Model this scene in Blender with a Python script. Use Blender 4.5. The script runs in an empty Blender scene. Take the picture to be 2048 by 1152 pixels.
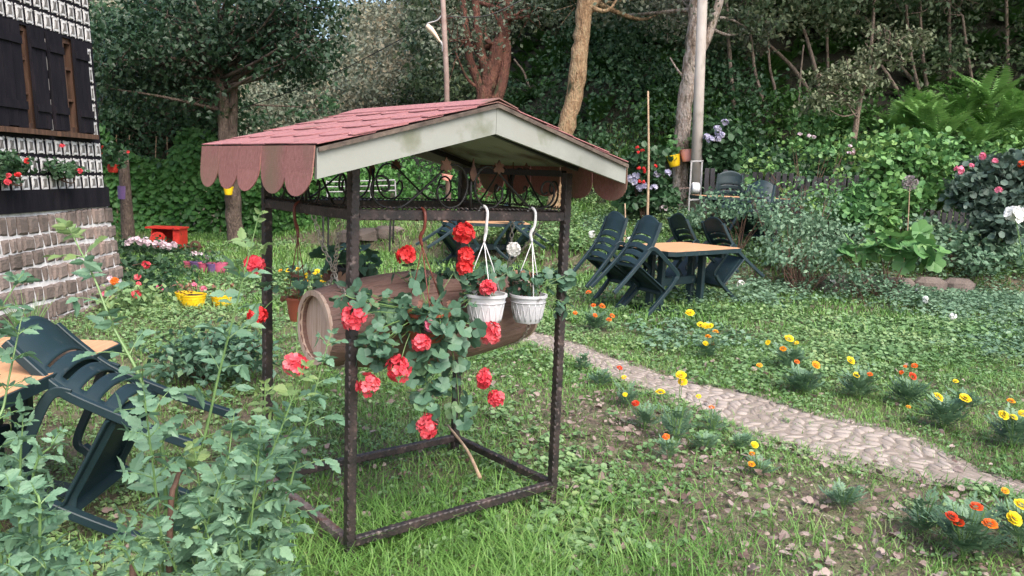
import bpy, math, random
import numpy as np
from mathutils import Vector, Matrix
R = math.radians
random.seed(7); rng = np.random.default_rng(7)
SC = bpy.context.scene; COL = SC.collection

# ---------------------------------------------------------------- camera, sky, sun, exposure
PITCH, ROLL, CAMZ, FPX = R(8.07), R(2.25), 1.5, 1600.0
cam = bpy.data.objects.new('camera', bpy.data.cameras.new('camera')); COL.objects.link(cam)
cam.location = (0, 0, CAMZ)
cam.rotation_euler = (Matrix.Rotation(R(90) - PITCH, 3, 'X') @ Matrix.Rotation(ROLL, 3, 'Z')).to_euler()
cam.data.sensor_width = 36; cam.data.lens = 36 * FPX / 2048
cam.data.clip_start = .05; cam.data.clip_end = 600
SC.camera = cam
SUN_EL, SUN_AZ = R(50), R(152)      # azimuth measured from +y towards +x: soft light from behind the viewer
w = bpy.data.worlds.new('World'); SC.world = w; w.use_nodes = True
nt = w.node_tree; sky = nt.nodes.new('ShaderNodeTexSky'); sky.sky_type = 'NISHITA'; sky.sun_disc = False
sky.sun_elevation = SUN_EL; sky.sun_rotation = SUN_AZ; sky.dust_density = 4.0; sky.air_density = 1.0; sky.ozone_density = 1.0
nt.links.new(sky.outputs[0], nt.nodes['Background'].inputs[0]); nt.nodes['Background'].inputs[1].default_value = .15
sl = bpy.data.lights.new('sun', 'SUN'); sl.energy = 1.35; sl.angle = R(48); sl.color = (1, .965, .93)
so = bpy.data.objects.new('sun', sl); COL.objects.link(so)
sd = Vector((math.sin(SUN_AZ) * math.cos(SUN_EL), math.cos(SUN_AZ) * math.cos(SUN_EL), math.sin(SUN_EL)))
so.rotation_euler = sd.to_track_quat('Z', 'Y').to_euler()
SC.view_settings.view_transform = 'Standard'; SC.view_settings.look = 'None'; SC.view_settings.gamma = 1
SC.view_settings.exposure = 1.28
SC.render.engine = 'CYCLES'; SC.cycles.max_bounces = 6; SC.cycles.transparent_max_bounces = 8

# ---------------------------------------------------------------- the terrain height and pixel -> world helpers
def ss(t): t = np.clip(t, 0, 1); return t * t * (3 - 2 * t)
_tab = np.random.default_rng(3).random((256, 256))
def vn(x, y, f=1.0, o=0):
    x = np.asarray(x, float) * f + 31.7 + o; y = np.asarray(y, float) * f + 17.3 + o * 1.7
    i = np.floor(x).astype(int); j = np.floor(y).astype(int); u = ss(x - i); v = ss(y - j)
    g = lambda a, b: _tab[a & 255, b & 255]
    return (g(i, j) * (1 - u) + g(i + 1, j) * u) * (1 - v) + (g(i, j + 1) * (1 - u) + g(i + 1, j + 1) * u) * v
def edge_y(x): return 11.2 + np.clip(2.5 - x, 0, 8) * .6
def gh(x, y):
    x = np.asarray(x, float); y = np.asarray(y, float)
    e = y - edge_y(x)
    z = ss((x + 5.5) / 2.5) * (.32 * ss(e / .3) + .15 * np.clip(e - .2, 0, 4))
    yh = 15.6 + np.clip(2 - x, 0, 10) * 1.1
    k = ss((x + 5) / 6)
    h = np.clip(y - yh, 0, 90) * (.42 + .42 * k)
    cap = 6 + k * 30 + 5 * ss((-x - 16) / 8)
    h = cap * (1 - np.exp(-h / cap))
    z = z + h + (vn(x, y, .35) - .5) * .9 * ss((h - .3) / 2)
    z = z - .165 * ss((-1.2 - x) / .4) * (1 - ss((y - 4.6) / 1.5))
    return z + (vn(x, y, 1.7, 5) - .5) * .035 * ss((np.hypot(x, y) - 1) / 2)
_c, _s, _cr, _sr = math.cos(PITCH), math.sin(PITCH), math.cos(ROLL), math.sin(ROLL)
def ray(px, py):
    a, b = px - 1024, py - 576; u = _cr * a + _sr * b; v = -_sr * a + _cr * b
    return np.array([u / FPX, _c - v / FPX * _s, -_s - v / FPX * _c])
CAMP = np.array([0, 0, CAMZ])
def gp(px, py, z=0.): d = ray(px, py); return CAMP + d * ((z - CAMZ) / d[2])
def ad(px, py, Y): d = ray(px, py); return CAMP + d * (Y / d[1])
def hit(px, py):
    d = ray(px, py); t = 1.2
    while t < 80:
        p = CAMP + d * t
        if p[2] <= gh(p[0], p[1]): return p
        t += .02 + t * .002
    return CAMP + d * 60
def onplane(px, py, P0, n): d = ray(px, py); return CAMP + d * (np.dot(P0 - CAMP, n) / np.dot(d, n))

# ---------------------------------------------------------------- materials
def mat(name, base, rough=.6, ramp=None, noise=None, bump=None, island=False, trans=0, metallic=0, stain=None, spec=.5, coat=0, streak=None):
    """ramp: list of colours chosen per leaf/stone (island) or by a noise; stain: (colour, scale, amount)."""
    m = bpy.data.materials.new(name); m.use_nodes = True; t = m.node_tree; N = t.nodes; L = t.links
    b = N['Principled BSDF']; b.inputs['Roughness'].default_value = rough; b.inputs['Metallic'].default_value = metallic
    b.inputs['Specular IOR Level'].default_value = spec; b.inputs['Coat Weight'].default_value = coat
    tc = N.new('ShaderNodeTexCoord'); src = tc.outputs['Object']
    if streak:
        mp = N.new('ShaderNodeMapping'); mp.inputs['Scale'].default_value = streak; L.new(src, mp.inputs['Vector']); src = mp.outputs[0]
    col = None
    if ramp:
        cr = N.new('ShaderNodeValToRGB'); e = cr.color_ramp.elements
        while len(e) < len(ramp): e.new(.5)
        for i, c in enumerate(ramp): e[i].position = i / max(1, len(ramp) - 1); e[i].color = (*c, 1)
        if island:
            g = N.new('ShaderNodeNewGeometry')
            n2 = N.new('ShaderNodeTexNoise'); n2.inputs['Scale'].default_value = noise or .7; n2.inputs['Detail'].default_value = 2
            L.new(g.outputs['Position'], n2.inputs['Vector'])
            mx = N.new('ShaderNodeMath'); mx.operation = 'MULTIPLY_ADD'; mx.inputs[1].default_value = .55
            L.new(g.outputs['Random Per Island'], mx.inputs[0])
            m3 = N.new('ShaderNodeMath'); m3.operation = 'MULTIPLY_ADD'; m3.inputs[1].default_value = 1.5; m3.inputs[2].default_value = -.52
            L.new(n2.outputs[0], m3.inputs[0]); L.new(m3.outputs[0], mx.inputs[2]); L.new(mx.outputs[0], cr.inputs[0])
        else:
            n2 = N.new('ShaderNodeTexNoise'); n2.inputs['Scale'].default_value = noise or 8; n2.inputs['Detail'].default_value = 8
            n2.inputs['Roughness'].default_value = .65
            L.new(src, n2.inputs['Vector'])
            m3 = N.new('ShaderNodeMath'); m3.operation = 'MULTIPLY_ADD'; m3.inputs[1].default_value = 2.4; m3.inputs[2].default_value = -.7
            L.new(n2.outputs[0], m3.inputs[0]); L.new(m3.outputs[0], cr.inputs[0])
        col = cr.outputs[0]
    if stain:
        n4 = N.new('ShaderNodeTexNoise'); n4.inputs['Scale'].default_value = stain[1]; n4.inputs['Detail'].default_value = 5; L.new(src, n4.inputs['Vector'])
        m4 = N.new('ShaderNodeMapRange'); m4.inputs[1].default_value = .62 - stain[2] * .3; m4.inputs[2].default_value = .72 - stain[2] * .15; L.new(n4.outputs[0], m4.inputs[0])
        mix = N.new('ShaderNodeMix'); mix.data_type = 'RGBA'; L.new(m4.outputs[0], mix.inputs[0])
        if col: L.new(col, mix.inputs[6])
        else: mix.inputs[6].default_value = (*base, 1)
        mix.inputs[7].default_value = (*stain[0], 1); col = mix.outputs[2]
    if col: L.new(col, b.inputs['Base Color'])
    else: b.inputs['Base Color'].default_value = (*base, 1)
    if bump:
        nb = N.new('ShaderNodeTexNoise'); nb.inputs['Scale'].default_value = bump[0]; nb.inputs['Detail'].default_value = 6; L.new(src, nb.inputs['Vector'])
        bp = N.new('ShaderNodeBump'); bp.inputs['Strength'].default_value = bump[1]; bp.inputs['Distance'].default_value = bump[2] if len(bump) > 2 else .01
        L.new(nb.outputs[0], bp.inputs['Height']); L.new(bp.outputs[0], b.inputs['Normal'])
    if trans:
        tr = N.new('ShaderNodeBsdfTranslucent'); mxs = N.new('ShaderNodeMixShader'); mxs.inputs[0].default_value = trans
        if col: L.new(col, tr.inputs[0])
        else: tr.inputs[0].default_value = (*base, 1)
        L.new(b.outputs[0], mxs.inputs[1]); L.new(tr.outputs[0], mxs.inputs[2]); L.new(mxs.outputs[0], N['Material Output'].inputs[0])
    return m
def leafm(name, ramp, noise=.7, rough=.45, trans=.22): return mat(name, ramp[0], rough, ramp=ramp, noise=noise, island=True, trans=trans, spec=.4)
M = {}
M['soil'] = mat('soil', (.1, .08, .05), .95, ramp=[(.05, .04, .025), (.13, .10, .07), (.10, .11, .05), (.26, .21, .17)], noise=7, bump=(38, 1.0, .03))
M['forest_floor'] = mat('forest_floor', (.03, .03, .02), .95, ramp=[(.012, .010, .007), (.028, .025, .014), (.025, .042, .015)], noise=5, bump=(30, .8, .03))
M['paving'] = mat('paving', (.4, .33, .28), .9, ramp=[(.20, .165, .135), (.27, .225, .195), (.34, .29, .255), (.24, .20, .165)], noise=1.6, island=True, bump=(90, .4, .006))
M['joint'] = mat('joint', (.2, .15, .11), .95, ramp=[(.13, .105, .08), (.25, .205, .17), (.15, .145, .09)], noise=9, bump=(80, .5))
M['pebble'] = mat('pebble', (.3, .3, .3), .9, ramp=[(.10, .075, .06), (.30, .235, .20), (.19, .145, .12)], noise=2, island=True)
M['grass'] = leafm('grass', [(.055, .135, .025), (.10, .22, .045), (.16, .31, .07), (.28, .34, .14)], .9)
M['weed'] = leafm('weed', [(.07, .15, .05), (.13, .24, .09), (.20, .32, .14), (.29, .38, .15)], .8)
M['dead'] = leafm('dead', [(.06, .035, .025), (.15, .10, .085), (.34, .27, .24), (.10, .06, .045)], 2, .8, .05)
M['vine'] = leafm('vine', [(.08, .165, .095), (.12, .23, .135), (.17, .295, .185), (.20, .32, .175)], 3, .5, .22)
M['young'] = leafm('young', [(.20, .28, .09), (.16, .27, .12)], 3, .5, .3)
M['yellowing'] = leafm('yellowing', [(.45, .33, .10), (.30, .14, .06), (.38, .30, .12)], 8, .6, .2)
M['geranium_leaf'] = leafm('geranium_leaf', [(.04, .095, .058), (.065, .14, .085), (.09, .18, .115), (.13, .22, .10)], 6, .5, .15)
M['dry_leaf'] = leafm('dry_leaf', [(.28, .16, .09), (.16, .07, .05), (.33, .20, .13)], 8, .7, .1)
M['marigold_leaf'] = leafm('marigold_leaf', [(.07, .14, .08), (.115, .21, .12), (.17, .28, .16)], 3, .5, .15)
M['forest'] = leafm('forest', [(.025, .055, .022), (.06, .105, .045), (.12, .165, .08), (.22, .235, .13)], .45, .5, .2)
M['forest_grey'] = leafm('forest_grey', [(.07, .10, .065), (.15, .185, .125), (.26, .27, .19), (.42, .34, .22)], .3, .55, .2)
M['forest_olive'] = leafm('forest_olive', [(.04, .065, .04), (.09, .12, .075), (.15, .175, .12), (.24, .24, .17)], .4, .55, .2)
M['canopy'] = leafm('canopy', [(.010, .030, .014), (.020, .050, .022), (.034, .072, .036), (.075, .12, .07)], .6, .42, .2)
M['hazel'] = leafm('hazel', [(.11, .145, .075), (.17, .20, .115), (.25, .27, .16)], 1.5, .6, .2)
M['bean'] = leafm('bean', [(.03, .10, .022), (.055, .16, .035), (.09, .23, .055), (.13, .29, .08)], 1.1, .5, .25)
M['fern'] = leafm('fern', [(.03, .085, .02), (.055, .14, .03), (.09, .20, .045)], .7, .5, .25)
M['fernlight'] = leafm('fernlight', [(.11, .24, .06), (.17, .34, .09), (.24, .42, .12)], .9, .5, .25)
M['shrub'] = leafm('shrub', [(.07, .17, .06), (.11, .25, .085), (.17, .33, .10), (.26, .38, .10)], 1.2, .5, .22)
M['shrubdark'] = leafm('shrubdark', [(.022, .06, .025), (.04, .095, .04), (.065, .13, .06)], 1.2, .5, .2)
M['purpleleaf'] = leafm('purpleleaf', [(.045, .085, .06), (.08, .125, .095), (.12, .18, .135)], 1.6, .5, .15)
M['feather'] = leafm('feather', [(.08, .16, .09), (.14, .24, .145), (.21, .32, .20)], 1.4, .5, .2)
def barkm(n, r, sc=9, stain=None): return mat(n, r[0], .9, ramp=r, noise=sc * 1.6, bump=(34, 1.0, .06), stain=stain or ((.05, .055, .025), 6, .12), streak=(1, 1, .38))
M['bark'] = barkm('bark', [(.05, .035, .028), (.10, .072, .055), (.16, .12, .095)])
M['bark_ochre'] = barkm('bark_ochre', [(.08, .05, .028), (.24, .145, .075), (.34, .24, .14), (.15, .125, .05)], 7)
M['bark_red'] = barkm('bark_red', [(.06, .028, .02), (.14, .055, .038), (.21, .10, .065)], 7)
M['bark_pale'] = barkm('bark_pale', [(.07, .05, .03), (.24, .18, .14), (.46, .39, .34), (.13, .11, .055)], 6)
M['bark_thin'] = barkm('bark_thin', [(.12, .085, .06), (.24, .18, .14), (.32, .26, .20)])
M['twig'] = mat('twig', (.38, .26, .16), .8, ramp=[(.26, .17, .10), (.5, .36, .24)], noise=20)
M['greenstem'] = mat('greenstem', (.12, .22, .07), .5, ramp=[(.09, .17, .05), (.16, .27, .09)], noise=14)
M['woodystem'] = mat('woodystem', (.10, .055, .035), .8, ramp=[(.06, .03, .02), (.16, .09, .06)], noise=30)
M['iron'] = mat('iron', (.03, .02, .018), .55, ramp=[(.007, .006, .006), (.016, .012, .012), (.034, .023, .021), (.085, .055, .05)], noise=16, bump=(120, .5, .004), stain=((.15, .11, .10), 34, .06), spec=.6)
M['ironworn'] = mat('ironworn', (.1, .07, .06), .6, ramp=[(.05, .034, .03), (.11, .08, .075), (.24, .19, .18)], noise=14, bump=(90, .7, .004), stain=((.10, .04, .025), 22, .2))
M['blackiron'] = mat('blackiron', (.012, .012, .013), .5, ramp=[(.008, .008, .009), (.02, .018, .018)], noise=20, bump=(150, .3))
M['shingle'] = mat('shingle', (.33, .1, .09), .95, ramp=[(.26, .105, .105), (.34, .145, .145), (.42, .195, .195)], noise=70, bump=(420, .8, .003), stain=((.22, .12, .10), 5, .0))
M['skirt'] = mat('skirt', (.25, .09, .08), .95, ramp=[(.22, .09, .078), (.29, .125, .11), (.36, .165, .15)], noise=90, bump=(420, .8, .003), stain=((.20, .135, .09), 3.2, .45), streak=(1, 1, .6))
M['fascia'] = mat('fascia', (.42, .41, .34), .5, ramp=[(.215, .225, .20), (.27, .28, .25), (.25, .255, .22)], noise=3, stain=((.15, .16, .11), 7, .25), bump=(40, .1))
M['ply'] = mat('ply', (.4, .42, .32), .7, ramp=[(.30, .33, .24), (.42, .44, .34)], noise=3, stain=((.10, .06, .035), 3.2, .35))
M['edgewood'] = mat('edgewood', (.09, .07, .055), .9, ramp=[(.04, .03, .025), (.15, .115, .09)], noise=22, bump=(60, .5))
M['barrel'] = mat('barrel', (.3, .19, .14), .75, ramp=[(.14, .075, .058), (.22, .13, .105), (.30, .20, .17)], noise=5, island=False, bump=(40, .5, .004), stain=((.10, .06, .045), 5, .1), streak=(1, 14, 14))
M['barrelhead'] = mat('barrelhead', (.5, .38, .3), .75, ramp=[(.38, .25, .18), (.54, .39, .31), (.62, .49, .41)], noise=5, bump=(50, .4, .003), streak=(14, 14, 1.2))
M['whitepot'] = mat('whitepot', (.72, .72, .72), .35, ramp=[(.52, .52, .54), (.62, .61, .62)], noise=4, stain=((.16, .14, .11), 26, -.14))
M['greypot'] = mat('greypot', (.45, .45, .46), .45, ramp=[(.42, .42, .44), (.56, .56, .58)], noise=6, stain=((.10, .09, .08), 24, .05))
M['whiteplastic'] = mat('whiteplastic', (.75, .75, .76), .35, ramp=[(.68, .68, .70), (.8, .8, .8)], noise=9)
M['terracotta'] = mat('terracotta', (.30, .075, .035), .5, ramp=[(.25, .06, .03), (.34, .09, .045)], noise=8)
M['hookred'] = mat('hookred', (.17, .04, .025), .45, ramp=[(.13, .03, .02), (.2, .05, .035)], noise=12)
M['potsoil'] = mat('potsoil', (.03, .02, .015), .95, bump=(60, .8, .01))
M['yellow'] = mat('yellow', (.85, .55, .01), .5, ramp=[(.75, .46, .01), (.9, .62, .015)], noise=9, bump=(30, .3))
M['pink'] = mat('pink', (.6, .12, .2), .45, ramp=[(.5, .09, .17), (.66, .16, .26)], noise=8)
M['violet'] = mat('violet', (.14, .08, .2), .5)
M['salmon'] = mat('salmon', (.85, .28, .22), .5, ramp=[(.85, .34, .27), (.92, .44, .37)], noise=8)
M['redpaint'] = mat('redpaint', (.5, .03, .02), .45, ramp=[(.38, .02, .015), (.58, .045, .03)], noise=7, stain=((.12, .03, .02), 12, .1))
M['chain'] = mat('chain', (.4, .36, .3), .5, metallic=.5, ramp=[(.28, .24, .2), (.6, .55, .48)], noise=60)
M['plastic'] = mat('plastic', (.01, .026, .032), .48, ramp=[(.0085, .022, .027), (.014, .034, .041)], noise=4, spec=.42, bump=(90, .08, .003), stain=((.05, .06, .06), 18, -.1))
M['plasticbrown'] = mat('plasticbrown', (.03, .02, .016), .42, spec=.5)
M['tabletop'] = mat('tabletop', (.6, .33, .17), .4, ramp=[(.50, .25, .12), (.62, .34, .18), (.68, .40, .23)], noise=4, streak=(1, 16, 1), bump=(30, .08))
M['plaster'] = mat('plaster', (.7, .7, .7), .85, ramp=[(.42, .40, .39), (.62, .60, .59), (.76, .75, .74)], noise=14, bump=(50, .6, .008))
M['limewash'] = mat('limewash', (.66, .65, .64), .95, ramp=[(.58, .57, .56), (.70, .69, .68)], noise=20, spec=.1)
M['stone'] = mat('stone', (.25, .2, .17), .9, ramp=[(.08, .065, .055), (.14, .11, .095), (.20, .16, .14), (.26, .19, .16)], noise=2.5, island=True, bump=(40, .8, .015))
M['panelstone'] = mat('panelstone', (.2, .2, .2), .9, ramp=[(.13, .12, .115), (.20, .19, .18), (.28, .255, .235)], noise=2.5, island=True, bump=(60, .3, .003), spec=.1)
M['darkwood'] = mat('darkwood', (.010, .009, .011), .8, ramp=[(.004, .004, .007), (.009, .008, .012), (.018, .014, .018)], noise=4, streak=(3, 3, .5), bump=(30, .5, .006), spec=.2)
M['brownwood'] = mat('brownwood', (.1, .05, .03), .75, ramp=[(.025, .016, .012), (.085, .042, .025), (.14, .08, .05)], noise=6, streak=(4, 4, .5))
M['glass'] = mat('glass', (.01, .012, .014), .12, spec=.6)
M['concrete'] = mat('concrete', (.42, .38, .34), .85, ramp=[(.34, .30, .265), (.45, .41, .37)], noise=7, bump=(60, .2), stain=((.16, .14, .10), 3, .15), streak=(1, 1, .4))
M['rustpole'] = mat('rustpole', (.24, .16, .13), .7, ramp=[(.16, .09, .07), (.30, .23, .20)], noise=5)
M['galv'] = mat('galv', (.38, .37, .37), .5, metallic=.3, ramp=[(.28, .27, .27), (.46, .45, .45)], noise=12)
M['lampglass'] = mat('lampglass', (.72, .55, .42), .35, spec=.5)
M['fencewood'] = mat('fencewood', (.04, .035, .04), .9, ramp=[(.014, .013, .016), (.032, .03, .034), (.065, .058, .062)], noise=4, streak=(3, 3, .6), bump=(40, .5))
def flm(n, r, tr=.25): return mat(n, r[0], .6, ramp=r, noise=9, island=True, trans=tr)
M['f_red'] = flm('f_red', [(.60, .03, .055), (.76, .08, .11), (.84, .24, .26)])
M['f_scarlet'] = flm('f_scarlet', [(.62, .02, .025), (.80, .06, .06)])
M['f_pink'] = flm('f_pink', [(.75, .16, .28), (.85, .30, .42)])
M['f_white'] = flm('f_white', [(.86, .85, .82), (.93, .92, .90)])
M['f_palepink'] = flm('f_palepink', [(.78, .55, .62), (.85, .75, .78)])
M['f_yellow'] = flm('f_yellow', [(.85, .58, .01), (.92, .72, .02)])
M['f_amber'] = flm('f_amber', [(.85, .30, .01), (.9, .45, .015)])
M['f_orange'] = flm('f_orange', [(.72, .10, .01), (.85, .22, .012)])
M['f_rust'] = flm('f_rust', [(.50, .025, .008), (.75, .09, .01)])
M['f_blue'] = flm('f_blue', [(.30, .30, .45), (.45, .43, .58), (.55, .54, .58)])
M['f_grey'] = flm('f_grey', [(.24, .20, .21), (.38, .33, .33)])

# ---------------------------------------------------------------- geometry helpers
class G:
    def __init__(s): s.v = []; s.f = []; s.n = 0
    def add(s, V, F):
        V = np.asarray(V, float).reshape(-1, 3)
        for f in (F if isinstance(F, list) and len(F) and isinstance(F[0], np.ndarray) else [F]):
            if isinstance(f, np.ndarray): s.f.append(f + s.n)
            else:
                by = {}
                for q in f: by.setdefault(len(q), []).append(q)
                for q in by.values(): s.f.append(np.array(q) + s.n)
        s.v.append(V); s.n += len(V); return s
    def build(s, name, m, parent=None, smooth=False, flat_angle=None):
        me = bpy.data.meshes.new(name)
        if s.n:
            V = np.concatenate(s.v).astype(np.float32)
            tot = np.concatenate([np.full(len(f), f.shape[1], np.int32) for f in s.f]); idx = np.concatenate([f.ravel() for f in s.f]).astype(np.int32)
            me.vertices.add(len(V)); me.vertices.foreach_set('co', V.ravel())
            me.loops.add(len(idx)); me.loops.foreach_set('vertex_index', idx)
            st = np.zeros(len(tot), np.int32); st[1:] = np.cumsum(tot)[:-1]
            me.polygons.add(len(tot)); me.polygons.foreach_set('loop_start', st); me.polygons.foreach_set('loop_total', tot)
            me.polygons.foreach_set('use_smooth', np.full(len(tot), bool(smooth)))
            me.update(calc_edges=True)
        if m: me.materials.append(m)
        o = bpy.data.objects.new(name, me); COL.objects.link(o)
        if parent: o.parent = parent
        if flat_angle and smooth:
            try: me.set_sharp_from_angle(angle=R(flat_angle))
            except Exception: pass
        return o
def tag(o, label=None, cat=None, group=None, kind=None):
    if label: o['label'] = label
    if cat: o['category'] = cat
    if group: o['group'] = group
    if kind: o['kind'] = kind
    return o
def thing(name, label, cat, loc=(0, 0, 0), rz=0, group=None):
    o = bpy.data.objects.new(name, None); COL.objects.link(o); o.location = tuple(loc); o.rotation_euler = (0, 0, rz); o.empty_display_size = .1
    return tag(o, label, cat, group)
def copy_tree(o, parent=None):
    c = o.copy(); COL.objects.link(c); c.parent = parent
    for ch in [x for x in bpy.data.objects if x.parent == o]: copy_tree(ch, c)
    return c
BOXF = np.array([(0, 1, 3, 2), (4, 6, 7, 5), (0, 4, 5, 1), (2, 3, 7, 6), (0, 2, 6, 4), (1, 5, 7, 3)])
def box(g, c, s, rot=None, bev=0):
    c = np.array(c, float); s = np.array(s, float) / 2
    if bev:
        b = min(bev, s.min() * .9); V = []; F = []
        for sx in (-1, 1):
            for sy in (-1, 1):
                for sz in (-1, 1):
                    for k in range(3):
                        p = s - b; p[k] = s[k]; V.append(p * (sx, sy, sz))
        V = np.array(V); ix = lambda a, b_, c_, k: ((a * 2 + b_) * 2 + c_) * 3 + k
        for k in range(3):
            i, j = [q for q in range(3) if q != k]
            for sg in (0, 1):
                q = []
                for (u, v) in ((0, 0), (1, 0), (1, 1), (0, 1)):
                    t = [0, 0, 0]; t[k] = sg; t[i] = u; t[j] = v; q.append(ix(*t, k))
                F.append(tuple(q))
        for k in range(3):
            i, j = [q for q in range(3) if q != k]
            for u in (0, 1):
                for v in (0, 1):
                    a = [0, 0, 0]; a[i] = u; a[j] = v; a[k] = 0; b2 = list(a); b2[k] = 1
                    F.append((ix(*a, i), ix(*b2, i), ix(*b2, j), ix(*a, j)))
        for a in (0, 1):
            for b_ in (0, 1):
                for c_ in (0, 1): F.append((ix(a, b_, c_, 0), ix(a, b_, c_, 1), ix(a, b_, c_, 2)))
    else:
        V = np.array([(x, y, z) for x in (-1, 1) for y in (-1, 1) for z in (-1, 1)]) * s; F = BOXF
    if rot is not None: V = V @ np.array(rot).T
    g.add(V + c, F); return g
def frame_from(d, up=(0, 0, 1)):
    d = np.array(d, float); d /= np.linalg.norm(d) + 1e-12; u = np.array(up, float)
    if abs(d @ u) > .97: u = np.array([1., 0, 0]) if abs(d[0]) < .9 else np.array([0, 1., 0])
    x = np.cross(d, u); x /= np.linalg.norm(x); y = np.cross(x, d); return x, y, d
def tube(g, P, r, n=8, cap=True, prof=None, up=(0, 0, 1)):
    P = np.array(P, float); m = len(P); r = np.broadcast_to(np.array(r, float), (m,)) if np.ndim(r) <= 1 else r
    T = np.gradient(P, axis=0) if m > 2 else np.repeat([P[-1] - P[0]], m, 0)
    x, y, _ = frame_from(T[0], up); V = []
    if prof is None: a = np.arange(n) * 2 * math.pi / n; prof = np.stack([np.cos(a), np.sin(a)], 1)
    n = len(prof)
    for i in range(m):
        t = T[i] / (np.linalg.norm(T[i]) + 1e-12); x = x - t * (x @ t); x /= np.linalg.norm(x) + 1e-12; y = np.cross(t, x)
        V.append(P[i] + r[i] * (prof[:, :1] * x + prof[:, 1:2] * y))
    V = np.concatenate(V); i = np.arange(m - 1)[:, None] * n; j = np.arange(n)[None]; k = (j + 1) % n
    F = np.stack([i + j, i + k, i + n + k, i + n + j], -1).reshape(-1, 4)
    g.add(V, F)
    if cap:
        g.f.append(np.array([list(range(n))[::-1]]) + g.n - len(V)); g.f.append(np.array([list(range(n))]) + g.n - n)
    return g
def crv(P, k=6):
    P = [np.array(p, float) for p in P]; P = [2 * P[0] - P[1]] + P + [2 * P[-1] - P[-2]]; o = []
    for i in range(1, len(P) - 2):
        for t in np.arange(k) / k:
            a, b, c, d = P[i - 1:i + 3]; o.append(.5 * (2 * b + (c - a) * t + (2 * a - 5 * b + 4 * c - d) * t * t + (3 * b - a - 3 * c + d) * t ** 3))
    o.append(P[-2]); return np.array(o)
def lathe(g, prof, c=(0, 0, 0), n=24, M3=None):
    prof = np.array(prof, float); a = np.arange(n) * 2 * math.pi / n; m = len(prof)
    V = np.stack([prof[:, None, 0] * np.cos(a), prof[:, None, 0] * np.sin(a), np.repeat(prof[:, 1:2], n, 1)], -1).reshape(-1, 3)
    if M3 is not None: V = V @ np.array(M3).T
    i = np.arange(m - 1)[:, None] * n; j = np.arange(n)[None]; k = (j + 1) % n
    g.add(V + np.array(c), np.stack([i + j, i + k, i + n + k, i + n + j], -1).reshape(-1, 4)); return g
def sheet(g, P, t, nrm):
    """closed outline polygon P (n,3) thickened by t along nrm"""
    P = np.array(P, float); n = len(P); d = np.array(nrm, float) * t
    g.add(np.concatenate([P, P + d]), [list(range(n))[::-1], list(range(n, 2 * n))] + [[i, (i + 1) % n, n + (i + 1) % n, n + i] for i in range(n)]); return g
# leaf templates: x width, y along, z normal
def lt(V, F): return np.array(V, float), np.array(F)
L4 = lt([(0, 0, 0), (.34, .45, .07), (0, 1, -.03), (-.34, .45, .07)], [(0, 1, 2), (0, 2, 3)])
LN = lt([(0, 0, 0), (.14, .45, .03), (0, 1, 0), (-.14, .45, .03)], [(0, 1, 2), (0, 2, 3)])
LR = lt([(0, 0, 0), (.42, .3, .05), (.38, .78, .03), (0, 1, -.04), (-.38, .78, .03), (-.42, .3, .05)], [(0, 1, 2, 3), (0, 3, 4, 5)])
LO = lt([(0, 0, 0), (.16, .1, .03), (.30, .30, .07), (.24, .40, .06), (.29, .5, .06), (.16, .63, .04), (.19, .72, .03), (0, 1, -.06), (-.19, .72, .03), (-.16, .63, .04), (-.29, .5, .06), (-.24, .40, .06), (-.30, .30, .07), (-.16, .1, .03), (0, .35, 0), (0, .65, -.01)],
        [(0, 1, 2, 14), (14, 2, 3, 4), (14, 4, 5, 15), (15, 5, 6, 7), (15, 7, 8, 9), (14, 15, 9, 10), (14, 10, 11, 12), (0, 14, 12, 13)])
def _ger():
    V = [(0, .35, -.05)]; n = 15
    for i in range(n):
        a = math.pi * (-.5) + .28 + (2 * math.pi - .56) * i / (n - 1); r = .5 * (1 + (.10 if i % 3 != 0 else -.10)); V.append((r * math.cos(a), .42 + r * math.sin(a), .05 + (.03 if i % 3 else -.02)))
    return lt(V, [(0, i + 1, i + 2) for i in range(n - 1)])
LG = _ger()
PET = lt([(0, 0, 0), (.34, .4, .03), (.36, .8, .1), (0, 1, .05), (-.36, .8, .1), (-.34, .4, .03)], [(0, 1, 2, 3), (0, 3, 4, 5)])
BL = lt([(-.5, 0, 0), (.5, 0, 0), (.42, .4, 0), (-.42, .4, 0), (.3, .75, 0), (-.3, .75, 0), (0, 1, 0)], [(0, 1, 2, 3)])
def unit(a): return a / (np.linalg.norm(a, axis=-1, keepdims=True) + 1e-9)
def leaves(g, T, P, D, U, S, W=1.0):
    """scatter template T: positions P, directions D, approximate normals U, sizes S"""
    V, F = T; P = np.atleast_2d(P); n = len(P)
    if n == 0: return g
    D = unit(np.broadcast_to(D, (n, 3)).astype(float)); U = np.broadcast_to(U, (n, 3)).astype(float)
    X = unit(np.cross(D, U) + 1e-6); N = np.cross(X, D); S = np.broadcast_to(S, (n,))[:, None, None]
    W_ = V[None, :, 0:1] * X[:, None] * W + V[None, :, 1:2] * D[:, None] + V[None, :, 2:3] * N[:, None]
    Q = (P[:, None] + W_ * S).reshape(-1, 3); k = len(V)
    g.add(Q, (F[None] + (np.arange(n) * k)[:, None, None]).reshape(-1, F.shape[1])); return g
def rv(n): return unit(rng.normal(size=(n, 3)))
def clump(g, T, C, nper, spread, size, updir=.5, droop=.0, flat=1.0):
    """leaf clusters round centres C"""
    C = np.atleast_2d(C); n = len(C) * nper; P = np.repeat(C, nper, 0) + rng.normal(size=(n, 3)) * spread * np.array([1, 1, flat])
    D = unit(rv(n) + np.array([0, 0, -droop])); U = unit(rv(n) * (1 - updir) + np.array([0, 0, updir]))
    return leaves(g, T, P, D, U, size * (.6 + .8 * rng.random(n)))
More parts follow.
